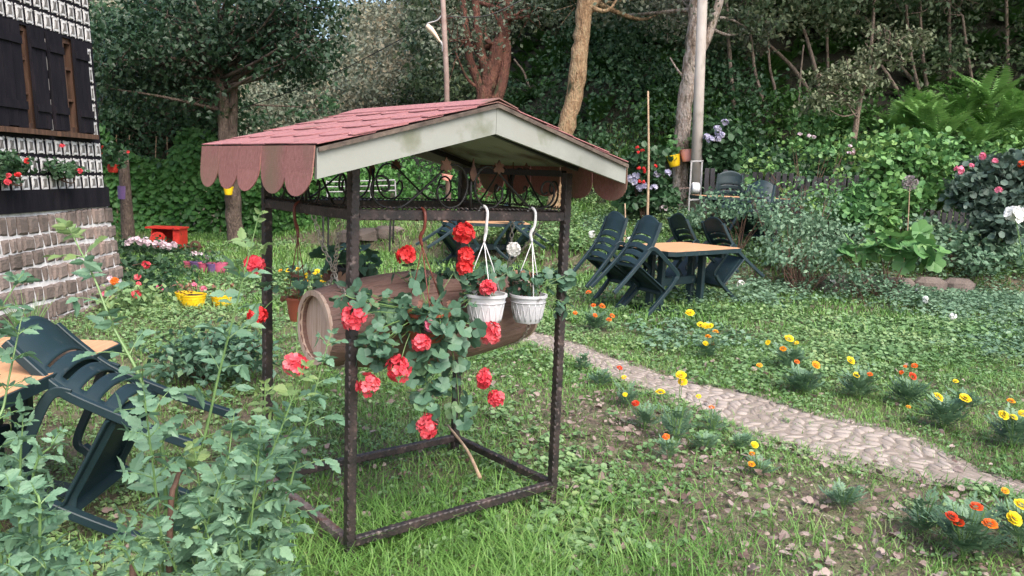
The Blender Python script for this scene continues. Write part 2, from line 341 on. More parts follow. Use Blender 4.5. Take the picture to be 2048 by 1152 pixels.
def shell(c, r, n, lo=.55):
    d = rv(n); rr = (lo + (1 - lo) * rng.random((n, 1)) ** .6); return np.array(c) + d * rr * np.array(r)

# ---------------------------------------------------------------- ground, hillside, path
def struct(o): o['kind'] = 'structure'; return o
xs = np.concatenate([-np.geomspace(75, 6.2, 34), np.arange(-6, 6.01, .16), np.geomspace(6.2, 75, 34)])
ys = np.concatenate([np.arange(-3, 1, .4), np.arange(1, 17.01, .16), np.geomspace(17.2, 110, 56)])
X, Y = np.meshgrid(xs, ys); Z = gh(X, Y); nx, ny = len(xs), len(ys)
i = np.arange(ny - 1)[:, None] * nx + np.arange(nx - 1)[None]
fq = np.stack([i, i + 1, i + nx + 1, i + nx], -1).reshape(-1, 4); fcx = X.ravel()[fq[:, 0]]; fcy = Y.ravel()[fq[:, 0]]
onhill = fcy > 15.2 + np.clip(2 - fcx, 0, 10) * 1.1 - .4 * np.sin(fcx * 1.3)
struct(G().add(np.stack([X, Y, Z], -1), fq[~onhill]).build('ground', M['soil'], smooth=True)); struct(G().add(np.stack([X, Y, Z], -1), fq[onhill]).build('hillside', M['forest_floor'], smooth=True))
up_px = [(955, 655), (1000, 660), (1100, 671), (1276, 731), (1387, 764), (1517, 791), (1632, 828), (1794, 865), (1887, 903), (2007, 955), (2200, 1000), (2500, 1080)]
lo_px = [(930, 668), (985, 676), (1085, 700), (1205, 755), (1320, 796), (1425, 840), (1530, 885), (1690, 930), (1850, 966), (2044, 998), (2190, 1060), (2420, 1190)]
UP = crv([gp(*p) for p in up_px], 8); LOW = crv([gp(*p) for p in lo_px], 8)
mid = (UP + LOW) / 2; seg = np.r_[0, np.cumsum(np.linalg.norm(np.diff(mid, axis=0), axis=1))]
def pathpt(s, v):
    """s metres along, v 0..1 across"""
    a = np.array([np.interp(s, seg, UP[:, k]) for k in range(3)]); b = np.array([np.interp(s, seg, LOW[:, k]) for k in range(3)]); return a + (b - a) * v
PATHPOLY = np.concatenate([(UP + (LOW - UP) * .09)[:, :2], (LOW + (UP - LOW) * .13)[::-1, :2]])
def inpoly(x, y, P):
    c = np.zeros(len(x), bool); n = len(P)
    for a in range(n):
        x0, y0 = P[a]; x1, y1 = P[(a + 1) % n]
        if y0 == y1: continue
        k = ((y0 > y) != (y1 > y)) & (x < (x1 - x0) * (y - y0) / (y1 - y0) + x0); c ^= k
    return c
g = G(); SL = seg[-1]; ns = int(SL / .25)
st = np.array([[pathpt(SL * a / ns, v) for v in (-.06, .2, .5, .8, 1.06)] for a in range(ns + 1)]); st[..., 2] = gh(st[..., 0], st[..., 1]) + .006
i = np.arange(ns)[:, None] * 5 + np.arange(4)[None]
pth = struct(g.add(st, np.stack([i, i + 5, i + 6, i + 1], -1).reshape(-1, 4)).build('stone_path', M['joint'], smooth=True))
g = G(); s = 0; row = 0
grid = {}
ST = .084; nr = int(SL / ST)
for a in range(nr + 2):
    wid = np.linalg.norm(pathpt(min(a * ST, SL), 0) - pathpt(min(a * ST, SL), 1)); 
    for b in range(12):
        v = (b + (.5 if a % 2 else 0) - .35 + random.uniform(-.17, .17)) / 10.4; grid[a, b] = pathpt(np.clip(a * ST + random.uniform(-.018, .018) + .03 * math.sin(b * 1.3 + a * .3), 0, SL), v)
for a in range(nr):
    for b in range(11):
        q = [grid[a, b], grid[a, b + 1], grid[a + 1, b + 1], grid[a + 1, b]]; q = np.array(q); c = q.mean(0)
        if vn(c[0], c[1], 2.6, 3) > .76 or random.random() < .04: continue
        if b in (0, 10) and random.random() < .45: continue
        pts = []
        for e in range(4):
            p, n2 = q[e], q[(e + 1) % 4]
            for tt in (.16, .5, .84): 
                m_ = p + (n2 - p) * tt; pts.append(c + (m_ - c) * (.86 if tt != .5 else .90) * random.uniform(.95, 1.02))
        pts = np.array(pts); n = len(pts); z0 = gh(pts[:, 0], pts[:, 1]); h = random.uniform(.005, .011); tilt = rng.normal(size=2) * .025
        top = c + (pts - c) * .90; dz = (top[:, :2] - c[:2]) @ tilt
        b0 = np.c_[pts[:, :2], z0 - .01]; b1 = np.c_[(c + (pts - c) * .97)[:, :2], z0 + h * .65 + dz]; b2 = np.c_[top[:, :2], z0 + h + dz]; cc = np.r_[c[:2], z0.mean() + h + .004]
        F = [];
        for k in range(n):
            k2 = (k + 1) % n; F += [(k, k2, n + k2, n + k), (n + k, n + k2, 2 * n + k2, 2 * n + k)]
        g.add(np.concatenate([b0, b1, b2, [cc]]), F + [(2 * n + k, 2 * n + (k + 1) % n, 3 * n) for k in range(n)])
g.build('paving_stones', M['paving'], pth, smooth=True)

# retaining stones at the edge of the terrace
def rock(g, c, s, n=9):
    a = np.arange(n) * 2 * math.pi / n; V = []
    for k, (rr, zz) in enumerate(((.85, -.5), (1, -.1), (.92, .3), (.6, .5))):
        q = np.stack([np.cos(a), np.sin(a), 0 * a + zz], 1); q[:, :2] *= (rr * (1 + rng.normal(size=n) * .08))[:, None]; V.append(q)
    V = np.concatenate(V + [np.array([[0, 0, .52]])]) * s + c; F = [(r * n + k, r * n + (k + 1) % n, (r + 1) * n + (k + 1) % n, (r + 1) * n + k) for r in range(3) for k in range(n)]
    g.add(V, F + [(3 * n + k, 3 * n + (k + 1) % n, 4 * n) for k in range(n)])
g = G()
for k in range(5):
    x = 4.55 + k * .44; y = float(edge_y(x)) - .02 + rng.normal() * .03; rock(g, (x, y, float(gh(x, y - .4)) + .12), (.25, .13, .34))
tag(g.build('edging_stones', M['stone'], smooth=False), 'low row of flat brown stones edging the raised bed at right', 'edging')
g = G()
for px, py in ((705, 478), (745, 474), (778, 470)):
    p = hit(px, py); rock(g, p + [0, 0, .05], (.32, .15, .22))
tag(g.build('edging_stones', M['stone']), 'short row of flat stones seen through the stand, left of the far table', 'edging')

# ---------------------------------------------------------------- timber framed house
HC = np.array([-4.267, 8.47, 0.]); LEAN = .055
def wp(t, z, o=0.):      # t metres from the far corner towards the camera, o outwards
    return np.array([HC[0] - LEAN * z + o, HC[1] - t, z])
HN = unit(np.array([1., 0, LEAN]))
def wpx(px, py): p = onplane(px, py, HC, HN); return HC[1] - p[1], p[2]
house = thing('timber_framed_house', 'old timber framed house with white edged stone infill and rubble stone base', 'house', HC)
def hb(g, name, m, parent=house, **k):
    for a in range(len(g.v)): g.v[a] = g.v[a] - HC
    return g.build(name, m, parent, **k)
def slab(g, t0, t1, z0, z1, o0, o1):
    V = np.array([wp(t, z, o) for o in (o0, o1) for t, z in ((t0, z0), (t1, z0), (t1, z1), (t0, z1))]); g.add(V, [(3, 2, 1, 0), (4, 5, 6, 7), (0, 1, 5, 4), (1, 2, 6, 5), (2, 3, 7, 6), (3, 0, 4, 7)])
ZB = 1.0; TMAX = 6.0
g = G(); V = []
for z in (0, ZB): V += [wp(0, z, -.03), wp(TMAX, z, -.03), wp(TMAX, z, -6), wp(0, z, -6)]
for z in (-.2, ZB - .002, 5.2):
    pass
def shellbox(g, z0, z1, o):
    V = [wp(-o * .3, z0, o), wp(TMAX, z0, o), wp(TMAX, z0, -6), wp(-o * .3, z0, -6), wp(-o * .3, z1, o), wp(TMAX, z1, o), wp(TMAX, z1, -6), wp(-o * .3, z1, -6)]
    g.add(V, [(3, 2, 1, 0), (4, 5, 6, 7), (0, 1, 5, 4), (1, 2, 6, 5), (2, 3, 7, 6), (3, 0, 4, 7)])
# windows: t ranges read off the photograph
WIN = [(.34, .70, 1.74, 2.64), (1.08, 1.46, 1.74, 2.64)]
SHUT = [((.17, .42), (.62, .86)), ((.915, 1.14), (1.28, 1.70))]
g = G(); shellbox(g, -.3, ZB, -.02); hb(g, 'rubble_base', M['plaster'])
# timber wall with window openings: vertical/horizontal strips
g = G()
ts = sorted([-.0, TMAX] + [v for w_ in WIN for v in w_[:2]])
for a, b in zip(ts[:-1], ts[1:]):
    hole = [w_ for w_ in WIN if abs(w_[0] - a) < 1e-6]
    if hole: slab(g, a, b, ZB, hole[0][2], -.25, 0); slab(g, a, b, hole[0][3], 5.2, -.25, 0)
    else: slab(g, a, b, ZB, 5.2, -.25, 0)
V = [wp(0, ZB, -.25), wp(0, ZB, -6), wp(0, 5.2, -6), wp(0, 5.2, -.25)]; sheet(g, V, -.05, (0, 1, 0))
V = [wp(0, 5.2, .3), wp(TMAX, 5.2, .3), wp(TMAX, 6.8, -3), wp(0, 6.8, -3)]; sheet(g, V, .1, (0, 0, 1))
hb(g, 'timber_wall', M['darkwood'])
g = G(); slab(g, -.02, TMAX, ZB + .002, ZB + .20, 0.003, .035); hb(g, 'sill_beam', M['darkwood'])
g = G()   # rubble stones
z = -.25; 
while z < ZB - .04:
    h = .145 + random.uniform(-.02, .02); h = min(h, ZB - .01 - z)
    if ZB - z - h < .06: h = ZB - .01 - z
    t = -.03 - random.random() * .08
    while t < 3.2:
        wd = random.uniform(.09, .19) if random.random() < .85 else random.uniform(.05, .08); fl = .10 * (1 - max(0, z) / ZB)
        o = .006 + fl * .9; mg = .012; V = []; tilt = random.uniform(-.012, .012)
        for oo, k in ((-.05, 0), (o, mg * .5), (o + .016, mg * 2.0)):
            for tt, zz in ((t, z), (t + wd * .5, z - .003), (t + wd, z), (t + wd, z + h * .5), (t + wd, z + h), (t + wd * .5, z + h), (t, z + h), (t, z + h * .5)):
                ct, cz = t + wd / 2, z + h / 2; kx = 1 - 2 * (k + mg * .6) / wd; kz = 1 - 2 * (k + mg * .6) / h
                V.append(wp(ct + (tt - ct) * kx + random.uniform(-.006, .006), cz + (zz - cz) * kz + random.uniform(-.005, .005) + tilt * (tt - ct) / wd + .012 * math.sin(t * 3 + z * 9), oo))
        V = np.array(V); F = [(r * 8 + k, r * 8 + (k + 1) % 8, r * 8 + 8 + (k + 1) % 8, r * 8 + 8 + k) for r in (0, 1) for k in range(8)] + [tuple(range(16, 24))]
        g.add(V, F); t += wd
    z += h
hb(g, 'rubble_stone', M['stone'])
g = G()   # the white mortar bulges between the stones: a flared skin under them
V = np.array([[wp(t, z, .10 * .9 * (1 - max(0, z) / ZB) + .004 + .006 * math.sin(9 * t + 5 * z)) for z in np.linspace(-.3, ZB, 12)] for t in np.linspace(-.04, 3.4, 60)])
i = np.arange(59)[:, None] * 12 + np.arange(11)[None]
hb(g.add(V, np.stack([i, i + 1, i + 13, i + 12], -1).reshape(-1, 4)), 'mortar', M['plaster'], smooth=True)
gp1, gp2 = G(), G()
def panel(t, z, w_, h):
    jt = lambda s: random.uniform(-s, s)
    for gg, k, o in ((gp1, 0, .012), (gp2, .029, .0145)):
        ww, hh = w_ / 2 - k, h / 2 - k; c = .012 if k == 0 else .008
        V = []
        for a, b in ((-1, -1), (1, -1), (1, 1), (-1, 1)):
            V += [(t + a * (ww - c * (1 if a * b > 0 else 0)) + jt(.003), z + b * (hh - c * (0 if a * b > 0 else 1)) + jt(.003)), (t + a * (ww - c * (0 if a * b > 0 else 1)) + jt(.003), z + b * (hh - c * (1 if a * b > 0 else 0)) + jt(.003))]
        sheet(gg, [wp(p[0], p[1], .0035 if k == 0 else .0125) for p in V], o - (.0035 if k == 0 else .0105), (1, 0, 0))
for z in (1.255, 1.42, 1.585):
    t = .085
    while t < 3.4: panel(t, z, .112, .138); t += .142 + random.uniform(-.006, .006)
for r in range(11):
    z = 2.735 + r * .168; t = .085
    while t < 3.4: panel(t, z, .112, .142); t += .142 + random.uniform(-.006, .006)
for k in range(5): panel(.10, 1.79 + k * .183, .085, .158); panel(.888, 1.79 + k * .183, .035, .165); panel(1.76, 1.79 + k * .183, .075, .158)
hb(gp1, 'infill_panels', M['limewash']); hb(gp2, 'infill_stones', M['panelstone'])
for (t0, t1, z0, z1), shs in zip(WIN, SHUT):
    g = G()
    for a, b, c_, d in ((t0, t0 + .05, z0, z1), (t1 - .05, t1, z0, z1), (t0 + .05, t1 - .05, z1 - .05, z1), (t0 + .05, t1 - .05, z0, z0 + .05), ((t0 + t1) / 2 - .02, (t0 + t1) / 2 + .02, z0 + .05, z1 - .05)):
        slab(g, a, b, c_, d, -.09, -.02)
    for zz in (.3, .6): slab(g, t0 + .05, t1 - .05, z0 + zz, z0 + zz + .025, -.085, -.03)
    wdw = hb(g, 'window', M['brownwood'])
    g = G(); slab(g, t0 + .052, t1 - .052, z0 + .052, z1 - .052, -.16, -.13)
    hb(g, 'pane', M['glass'], wdw)
    g = G(); slab(g, shs[0][0], shs[1][1], z0 - .05, z0 - .004, .002, .075); hb(g, 'window_sill', M['brownwood'])
    for si, (a, b) in enumerate(shs):    # plank shutters standing half open in front of the opening
        g = G(); n3 = 3; ob = .010
        for pl in range(n3):
            x0 = a + (b - a) * pl / n3 + .003; x1 = a + (b - a) * (pl + 1) / n3 - .003; dz = random.uniform(0, .012)
            slab(g, x0, x1, z0 + dz, z1 + .01 - dz, ob, ob + .028)
        for zz in (.16, .72): slab(g, a + .01, b - .01, z0 + zz, z0 + zz + .07, ob + .0285, ob + .045)
        hb(g, 'shutter', M['darkwood'])

# ---------------------------------------------------------------- the roofed iron flower stand
F0 = np.array([-.582, 2.886, 0]); YW = R(39.5)
A_ = np.array([math.cos(YW), math.sin(YW), 0]); B_ = np.array([-math.sin(YW), math.cos(YW), 0]); UPV = np.array([0, 0, 1.])
SW, SD, ZR0, ZR1 = 1.043, .783, .085, 1.335
def sp(a, b, z): return F0 + A_ * a + B_ * b + UPV * z
stand = thing('flower_stand', 'dark iron frame for hanging pots under a small pink shingled gable roof', 'flower stand', F0)
def sb(g, name, m, parent=stand, **k):
    for a in range(len(g.v)): g.v[a] = g.v[a] - F0
    return g.build(name, m, parent, **k)
def rolled(g, p0, p1, w_, h, up=UPV, pitch=.028, notch=.0065, wob=0):
    """square bar whose corners are hammered into a row of notches"""
    p0, p1 = np.array(p0), np.array(p1); L = np.linalg.norm(p1 - p0); n = int(L / pitch) * 2 + 1; x, y, d = frame_from(p1 - p0, up); V = []
    for i in range(n + 1):
        c = p0 + (p1 - p0) * i / n; k = (notch if i % 2 else .0015) * random.uniform(.75, 1.25); a, b = w_ / 2, h / 2
        for u, v in ((a, b - k), (a - k, b), (-a + k, b), (-a, b - k), (-a, -b + k), (-a + k, -b), (a - k, -b), (a, -b + k)): V.append(c + x * u + y * v)
    i = np.arange(n)[:, None] * 8; j = np.arange(8)[None]; k = (j + 1) % 8
    F = np.stack([i + j, i + k, i + 8 + k, i + 8 + j], -1).reshape(-1, 4); g.add(np.array(V), F)
    g.f.append(np.array([list(range(8))[::-1]]) + g.n - len(V)); g.f.append(np.array([list(range(8))]) + g.n - 8); return g
PW = .037; corners = [(0, 0), (SW, 0), (SW, SD), (0, SD)]
def rz(z0, a, b): return z0 + (-.010 if (a > 0 and b == 0 and z0 > 1) else 0)
for (a, b) in corners:
    top = 1.50 + .0 if True else 0
    q0 = sp(a, b, -.06 if (a, b) != (0, 0) else -.03); q1 = sp(a, b, 1.515 if (a, b) != (0, 0) else 1.50)
    post = sb(rolled(G(), q0, q1, PW, PW, up=B_), 'post', M['iron'])
    if (a, b) in ((0, SD), (SW, 0)):
        g = G(); box(g, sp(a + (.012 if a == 0 else -.01), b - .01, .008), (.11, .085, .006), rot=Matrix.Rotation(YW, 3, 'Z')); sb(g, 'foot_plate', M['ironworn'], post)
e = PW / 2 + .001
for (c0, c1, worn) in (((0, 0), (SW, 0), 0), ((SW, 0), (SW, SD), 0), ((SW, SD), (0, SD), 0), ((0, SD), (0, 0), 1)):
    p, q = sp(*c0, 0), sp(*c1, 0); d = unit(q - p); 
    sb(rolled(G(), p + d * e + UPV * ZR0, q - d * e + UPV * ZR0, .032, .036), 'bottom_rail', M['ironworn' if worn else 'iron'])
    z = ZR1; g = rolled(G(), p + d * e + UPV * rz(z, *c0), q - d * e + UPV * rz(z, *c1), .030, .040, notch=.005)
    rail = sb(g, 'top_rail', M['iron'])
    g = G(); n = 46; Lr = np.linalg.norm(q - p) - 2 * e      # twisted wire welded along the top of the rail
    P_ = np.array([p + d * (e + Lr * i / (n * 4)) + UPV * (z + .026 + .004 * math.cos(i * math.pi / 2) + (-.010 * (i / (n * 4)) if c1 == (SW, 0) else 0)) + np.cross(d, UPV) * .006 * math.sin(i * math.pi / 2) for i in range(n * 4 + 1)])
    tube(g, P_, .0035, 5); sb(g, 'twisted_bar', M['iron'], rail)
# scrollwork panels between the top rail and the roof
def scroll_panel(c0, c1):
    p, q = sp(*c0, 0), sp(*c1, 0); Lg = np.linalg.norm(q - p); d = (q - p) / Lg; c = (p + q) / 2; k = Lg / 1.043; h = 1.16; z0 = ZR1 + .022
    P3 = lambda x, z: c + d * x * k + UPV * (z0 + z * h)
    S1 = [(.130, .062), (.142, .078), (.158, .070), (.160, .045), (.140, .018), (.105, .004), (.060, .012), (.028, .045), (.018, .095), (.045, .135), (.085, .148), (.125, .135), (.18, .095), (.26, .040), (.31, .010), (.355, .002), (.41, .010), (.445, .040), (.445, .080), (.418, .102), (.385, .095), (.375, .068), (.392, .055), (.408, .062)]
    g = G()
    for sg in (-1, 1): tube(g, crv([P3(sg * x, z) for x, z in S1], 5), .0048, 6)
    tube(g, [P3(0, -.005), P3(0, .125)], .0065, 6)
    sc = sb(g, 'scroll_panel', M['blackiron'], smooth=True)
    g = G(); nrm = np.cross(d, UPV)
    for x, z, s in ((0, .12, 1.0), (.13, .128, .8), (-.13, .128, .8)):      # cast leaf finials
        O = [(0, -.01), (.012, .004), (.030, .0), (.034, .016), (.022, .028), (.028, .046), (.012, .044), (0, .064), (-.012, .044), (-.028, .046), (-.022, .028), (-.034, .016), (-.030, 0), (-.012, .004)]
        if x == 0: O = [(0, -.03), (.010, -.02), (.017, .0), (.012, .018), (.006, .03), (0, .062), (-.006, .03), (-.012, .018), (-.017, 0), (-.010, -.02)]
        sheet(g, [P3(x + u * s / k, z + v * s / h) + nrm * .008 for u, v in O], .006, nrm)
        sb(g, 'leaf_ornament', M['bronze'], sc); g = G()
M['bronze'] = mat('bronze', (.14, .07, .04), .55, metallic=.3, ramp=[(.06, .03, .022), (.24, .12, .07)], noise=14)
for c0, c1 in (((0, 0), (SW, 0)), ((SW, 0), (SW, SD)), ((SW, SD), (0, SD)), ((0, SD), (0, 0))): scroll_panel(c0, c1)
# roof: eaves at a = -.261 and 1.148, ridge at .4435
EA0, EA1, RA, ZE, ZT = -.261, 1.148, .4435, 1.560, 1.752; BF, BBK = -.25, .80
for sgn, ea in ((0, EA0), (1, EA1)):
    g = G(); V = [sp(ea, BF + .021, ZE - .004), sp(RA, BF + .021, ZT - .004), sp(RA, BBK - .021, ZT - .004), sp(ea, BBK - .021, ZE - .004)]
    sheet(g, V, .012, (0, 0, -1)); rs = sb(g, 'roof_board', M['ply'])
    g = G()      # rounded shingle tabs in overlapping courses
    up_ = sp(RA, 0, ZT) - sp(ea, 0, ZE); Ls = np.linalg.norm(up_); us = up_ / Ls; nr_ = unit(np.cross(us, B_)); nr_ = nr_ if nr_[2] > 0 else -nr_
    rows = 5; pit = Ls / rows; tw = (BBK - BF) / 5
    for r in range(rows):
        for k in range(-1, 6):
            b0 = BF - .008 + (k + (.5 if r % 2 else 0)) * tw; b1 = b0 + tw - .004; lo_, hi_ = BF - .012, BBK + .012
            O = []
            s0 = r * pit - (.0 if r == 0 else .02)
            for t in np.linspace(0, 1, 9):
                bb = b0 + (b1 - b0) * t; ss_ = s0 + (.075 * (1 - math.sqrt(max(0, 1 - (2 * t - 1) ** 2 * .98))) if r else 0); O.append((bb, ss_))
            O += [(b1, s0 + pit * 1.45), (b0, s0 + pit * 1.45)]
            O = [(min(max(x, lo_), hi_), min(y, Ls + .004)) for x, y in O]
            if max(x for x, y in O) - min(x for x, y in O) < .01: continue
            base = sp(ea, 0, ZE); lift = lambda y: .003 + .007 * (1 - (y - s0) / (pit * 1.45)) + .0012 * (k % 2)
            V1 = [base + B_ * x + us * y + nr_ * (lift(y) + .004) for x, y in O]
            sheet(g, V1, -.0035, nr_)
    sb(g, 'shingle_roof', M['shingle'])
    g = G(); sdir = -A_ if sgn == 0 else A_
    for k in range(5):      # hanging skirt of long rounded tabs
        b0 = BF + k * tw + .002; b1 = b0 + tw - .004; bend = random.uniform(-.01, .014); O = [(b0, 0), (b0, -.085)]
        for t in np.linspace(0, math.pi, 13)[1:-1]: O.append(((b0 + b1) / 2 - (b1 - b0) / 2 * math.cos(t), -.085 - .078 * math.sin(t)))
        O += [(b1, -.085), (b1, 0)]
        V = [sp(ea, x, ZE + z + .006) + sdir * (.004 - z * .06 + bend * (z / .16) ** 2) for x, z in O]; sheet(g, V, .004, sdir)
    sb(g, 'shingle_skirt', M['skirt'])
    for bb, nm in ((BF, 0), (BBK - .018, 1)):
        g = G(); hT, hE = .108, .098 if sgn == 0 else .080
        V = [sp(ea, bb, ZE - .002), sp(RA + (-.0008 if sgn == 0 else .0008), bb, ZT - .002), sp(RA + (-.0008 if sgn == 0 else .0008), bb, ZT - hT), sp(ea, bb, ZE - hE)]
        sheet(g, V, .018, B_); sb(g, 'fascia_board', M['fascia'])
    g = G(); V = [sp(ea, BF - .006, ZE + .0005), sp(RA, BF - .006, ZT + .0005), sp(RA, BF - .006, ZT - .014), sp(ea, BF - .006, ZE - .014)]
    sheet(g, V, -.008, B_); sb(g, 'edge_batten', M['edgewood'])
g = G(); O = [sp(RA - .09, 0, ZT - .012), sp(RA, 0, ZT + .017), sp(RA + .09, 0, ZT - .012)]
for a, b in ((0, 1), (1, 2)):
    V = [O[a] + B_ * (BF - .012), O[b] + B_ * (BF - .012), O[b] + B_ * (BBK + .01), O[a] + B_ * (BBK + .01)]; sheet(g, V, .004, (0, 0, 1))
sb(g, 'ridge_strip', M['shingle'])
g = G()
for b in (0, SD):      # angle iron trusses carrying the roof
    for ea in (EA0 + .05, EA1 - .05):
        t_ = (RA - ea); p = sp(ea, b, ZE + (ZT - ZE) * .05 / .7 - .036); q = sp(RA, b, ZT - .040); rolled(g, p, q, .024, .024, notch=.001)
rolled(g, sp(RA, 0, ZT - .045), sp(RA, SD, ZT - .045), .028, .028, notch=.001)
for a in (0, SW): rolled(g, sp(a, .02, 1.512), sp(a, SD - .02, 1.512), .028, .028, notch=.001)
sb(g, 'roof_frame', M['blackiron'])

# ---------------------------------------------------------------- hanging barrel and its chains
BO = sp(0, .32, .865); BL_ = 1.07
def brad(s): return .146 + .062 * math.sin(math.pi * min(max(s, 0), 1)) ** .85
Mb = np.stack([A_, B_, UPV], 1)         # barrel local x along its axis
barrel = thing('wooden_barrel', 'old wooden barrel hung on its side by chains inside the iron stand', 'barrel', BO + UPV * -.19 + A_ * BL_ / 2)
BB = BO + UPV * -.19 + A_ * BL_ / 2; Rb = Matrix(((A_[0], B_[0], 0), (A_[1], B_[1], 0), (0, 0, 1)))
def bb(g, name, m, parent=barrel, **k):
    # meshes are written in the barrel's own axes (x along the staves) so the wood grain follows them
    barrel.rotation_euler = (0, 0, YW)
    for a in range(len(g.v)): g.v[a] = (g.v[a] - BB) @ Mb
    return g.build(name, m, parent, **k)
def bp(s, ang, r): return BO + A_ * (s * BL_) + (B_ * math.cos(ang) + UPV * math.sin(ang)) * r
g = G(); NS, NA, st_ = 26, 18, []
for k in range(NA):          # each stave a slightly crowned strip with a dark gap beside it
    a0 = 2 * math.pi * k / NA; a1 = a0 + 2 * math.pi / NA; gap = .006; V = []
    for i in range(NS + 1):
        s = i / NS; r = brad(s)
        for u, dr in ((gap, -.0025), (gap + .02, 0), (.5, .0012), (1 - gap - .02, 0), (1 - gap, -.0025)): V.append(bp(s, a0 + (a1 - a0) * u + 0, r + dr))
        for u in (1 - gap, gap): V.append(bp(s, a0 + (a1 - a0) * u, r - .018))
    F = []
    for i in range(NS):
        s = (i + .5) / NS; am = (a0 + a1) / 2
        if abs(am - math.pi / 2) < .62 and .50 < s < .80: continue       # the planting hole cut in the top
        for j in range(7): F.append((i * 7 + j, i * 7 + (j + 1) % 7, (i + 1) * 7 + (j + 1) % 7, (i + 1) * 7 + j))
    F += [tuple(range(7)), tuple(range(NS * 7 + 6, NS * 7 - 1, -1))]; g.add(np.array(V), F)
bb(g, 'staves', M['barrel'])
for s0, nm in ((.03, 0), (.97, 1)):
    g = G(); r = brad(s0) - .019; n = 6
    for k in range(n):
        v0 = -r + 2 * r * k / n + .0012; v1 = -r + 2 * r * (k + 1) / n - .0012; O = []
        for t in np.linspace(0, 1, 5): v = v0 + (v1 - v0) * t; O.append((v, math.sqrt(max(r * r - v * v, 0))))
        for t in np.linspace(1, 0, 5): v = v0 + (v1 - v0) * t; O.append((v, -math.sqrt(max(r * r - v * v, 0))))
        sheet(g, [bp(s0, 0, 0) + B_ * u + UPV * w_ for u, w_ in O], .012, A_ * (1 if nm == 0 else -1))
    bb(g, 'barrel_head', M['barrelhead'])
    g = G(); a = np.linspace(0, 2 * math.pi, 49); se = 0.0 if nm == 0 else 1.0
    for r0, r1, x0, x1 in ((brad(se) - .018, brad(se) + .0035, -.002, .012),):
        V = np.array([BO + A_ * (se * BL_ + (x if nm == 0 else -x)) + (B_ * math.cos(t) + UPV * math.sin(t)) * r for t in a for r, x in ((r0, x1), (r0, x0), (r1, x0), (r1, x1))])
        g.add(V, [(i * 4 + j, i * 4 + (j + 1) % 4, i * 4 + 4 + (j + 1) % 4, i * 4 + 4 + j) for i in range(48) for j in range(4)])
    bb(g, 'rim', M['barrelhead'])
g = G(); V = np.array([[bp(s, t, brad(s) - .05) for t in np.linspace(.9, math.pi - .9, 12)] for s in np.linspace(.48, .82, 8)]); i = np.arange(7)[:, None] * 12 + np.arange(11)[None]
bb(g.add(V, np.stack([i, i + 1, i + 13, i + 12], -1).reshape(-1, 4)), 'potting_soil', M['potsoil'])
def chain_links(g, P, L=.030, r=.0024, w_=.0085):
    P = np.array(P, float); sgl = np.r_[0, np.cumsum(np.linalg.norm(np.diff(P, axis=0), axis=1))]; n = max(2, int(sgl[-1] / (L * .74)))
    for i in range(n):
        a = np.array([np.interp(i * L * .74, sgl, P[:, k]) for k in range(3)]); b = np.array([np.interp(i * L * .74 + L, sgl, P[:, k]) for k in range(3)])
        x, y, d = frame_from(b - a + 1e-6, (.3, .2, 1)); q = x if i % 2 else y; q = unit(q + .3 * (y if i % 2 else x)); O = []
        for t in np.linspace(0, 2 * math.pi, 11)[:-1]: O.append((a + b) / 2 + d * (L / 2 - w_ * .3) * np.clip(math.cos(t) * 1.25, -1, 1) + q * w_ * math.sin(t))
        O.append(O[0]); tube(g, O, r, 5, cap=False)
for s_, lab in ((.085, 'near chain of pale links holding the left end of the barrel'), (.93, 'far chain of pale links holding the right end of the barrel')):
    g = G(); top = bp(s_, math.pi / 2, brad(s_) + .05); x0 = 0 if s_ < .5 else SW; f_ = A_ * 0
    ends = [sp(x0, .10, ZR1 + .0), sp(x0, .36, ZR1 + .0)]
    for e_ in ends: chain_links(g, [e_ + UPV * .025, (e_ + top) / 2 + UPV * -.01, top])
    chain_links(g, [top] + [bp(s_, math.pi / 2 + t, brad(s_) + .006) for t in np.linspace(.25, 2 * math.pi - .25, 34)] + [top])
    tag(g.build('chain', M['chain']), lab, 'chain')

# ---------------------------------------------------------------- pots, hooks, geraniums
def pot_mesh(r, h, taper=.72, rim=.006, n=32, flute=0):
    g = G(); P = [(.002, 0), (r * taper * .94, 0), (r * taper, .006)]
    for t in np.linspace(0, 1, 8)[1:]: P.append((r * (taper + (1 - taper) * t ** .75), .006 + (h - .018) * t))
    P += [(r + rim, h - .011), (r + rim, h), (r - .004, h), (r - .008, h - .02), (r * .86, h - .024)]
    lathe(g, P, n=n); return g
def pot_tree(name, label, loc, r, h, m, group=None, cat='flower pot', taper=.72, ribs=0, tilt=None):
    t = thing(name, label, cat, loc, random.uniform(0, 3), group)
    pot_mesh(r, h, taper).build('pot_wall', m, t, smooth=True, flat_angle=40)
    if ribs:
        g = G()
        for k in range(ribs):
            for s in (-1, 1):
                a0 = 2 * math.pi * k / ribs; P = []
                for q in np.linspace(0, 1, 7):
                    a = a0 + s * q * math.pi / ribs; z = .012 + (h * .62) * q; rr = r * (taper + (1 - taper) * (z / h) ** .75) + .0005; P.append((rr * math.cos(a), rr * math.sin(a), z))
                tube(g, P, .0022, 5)
        P = [((r * .985) * math.cos(a), (r * .985) * math.sin(a), h * .74) for a in np.linspace(0, 2 * math.pi, 33)]; tube(g, P, .0022, 5, cap=False)
        g.build('relief', m, t, smooth=True)
    g = G(); n = 24; a = np.arange(n) * 2 * math.pi / n
    g.add(np.concatenate([np.stack([r * .92 * np.cos(a), r * .92 * np.sin(a), 0 * a + h - .018], 1), [[0, 0, h - .008]]]), [(k, (k + 1) % n, n) for k in range(n)])
    g.build('potting_soil', M['potsoil'], t)
    if tilt: t.rotation_euler = tilt
    return t
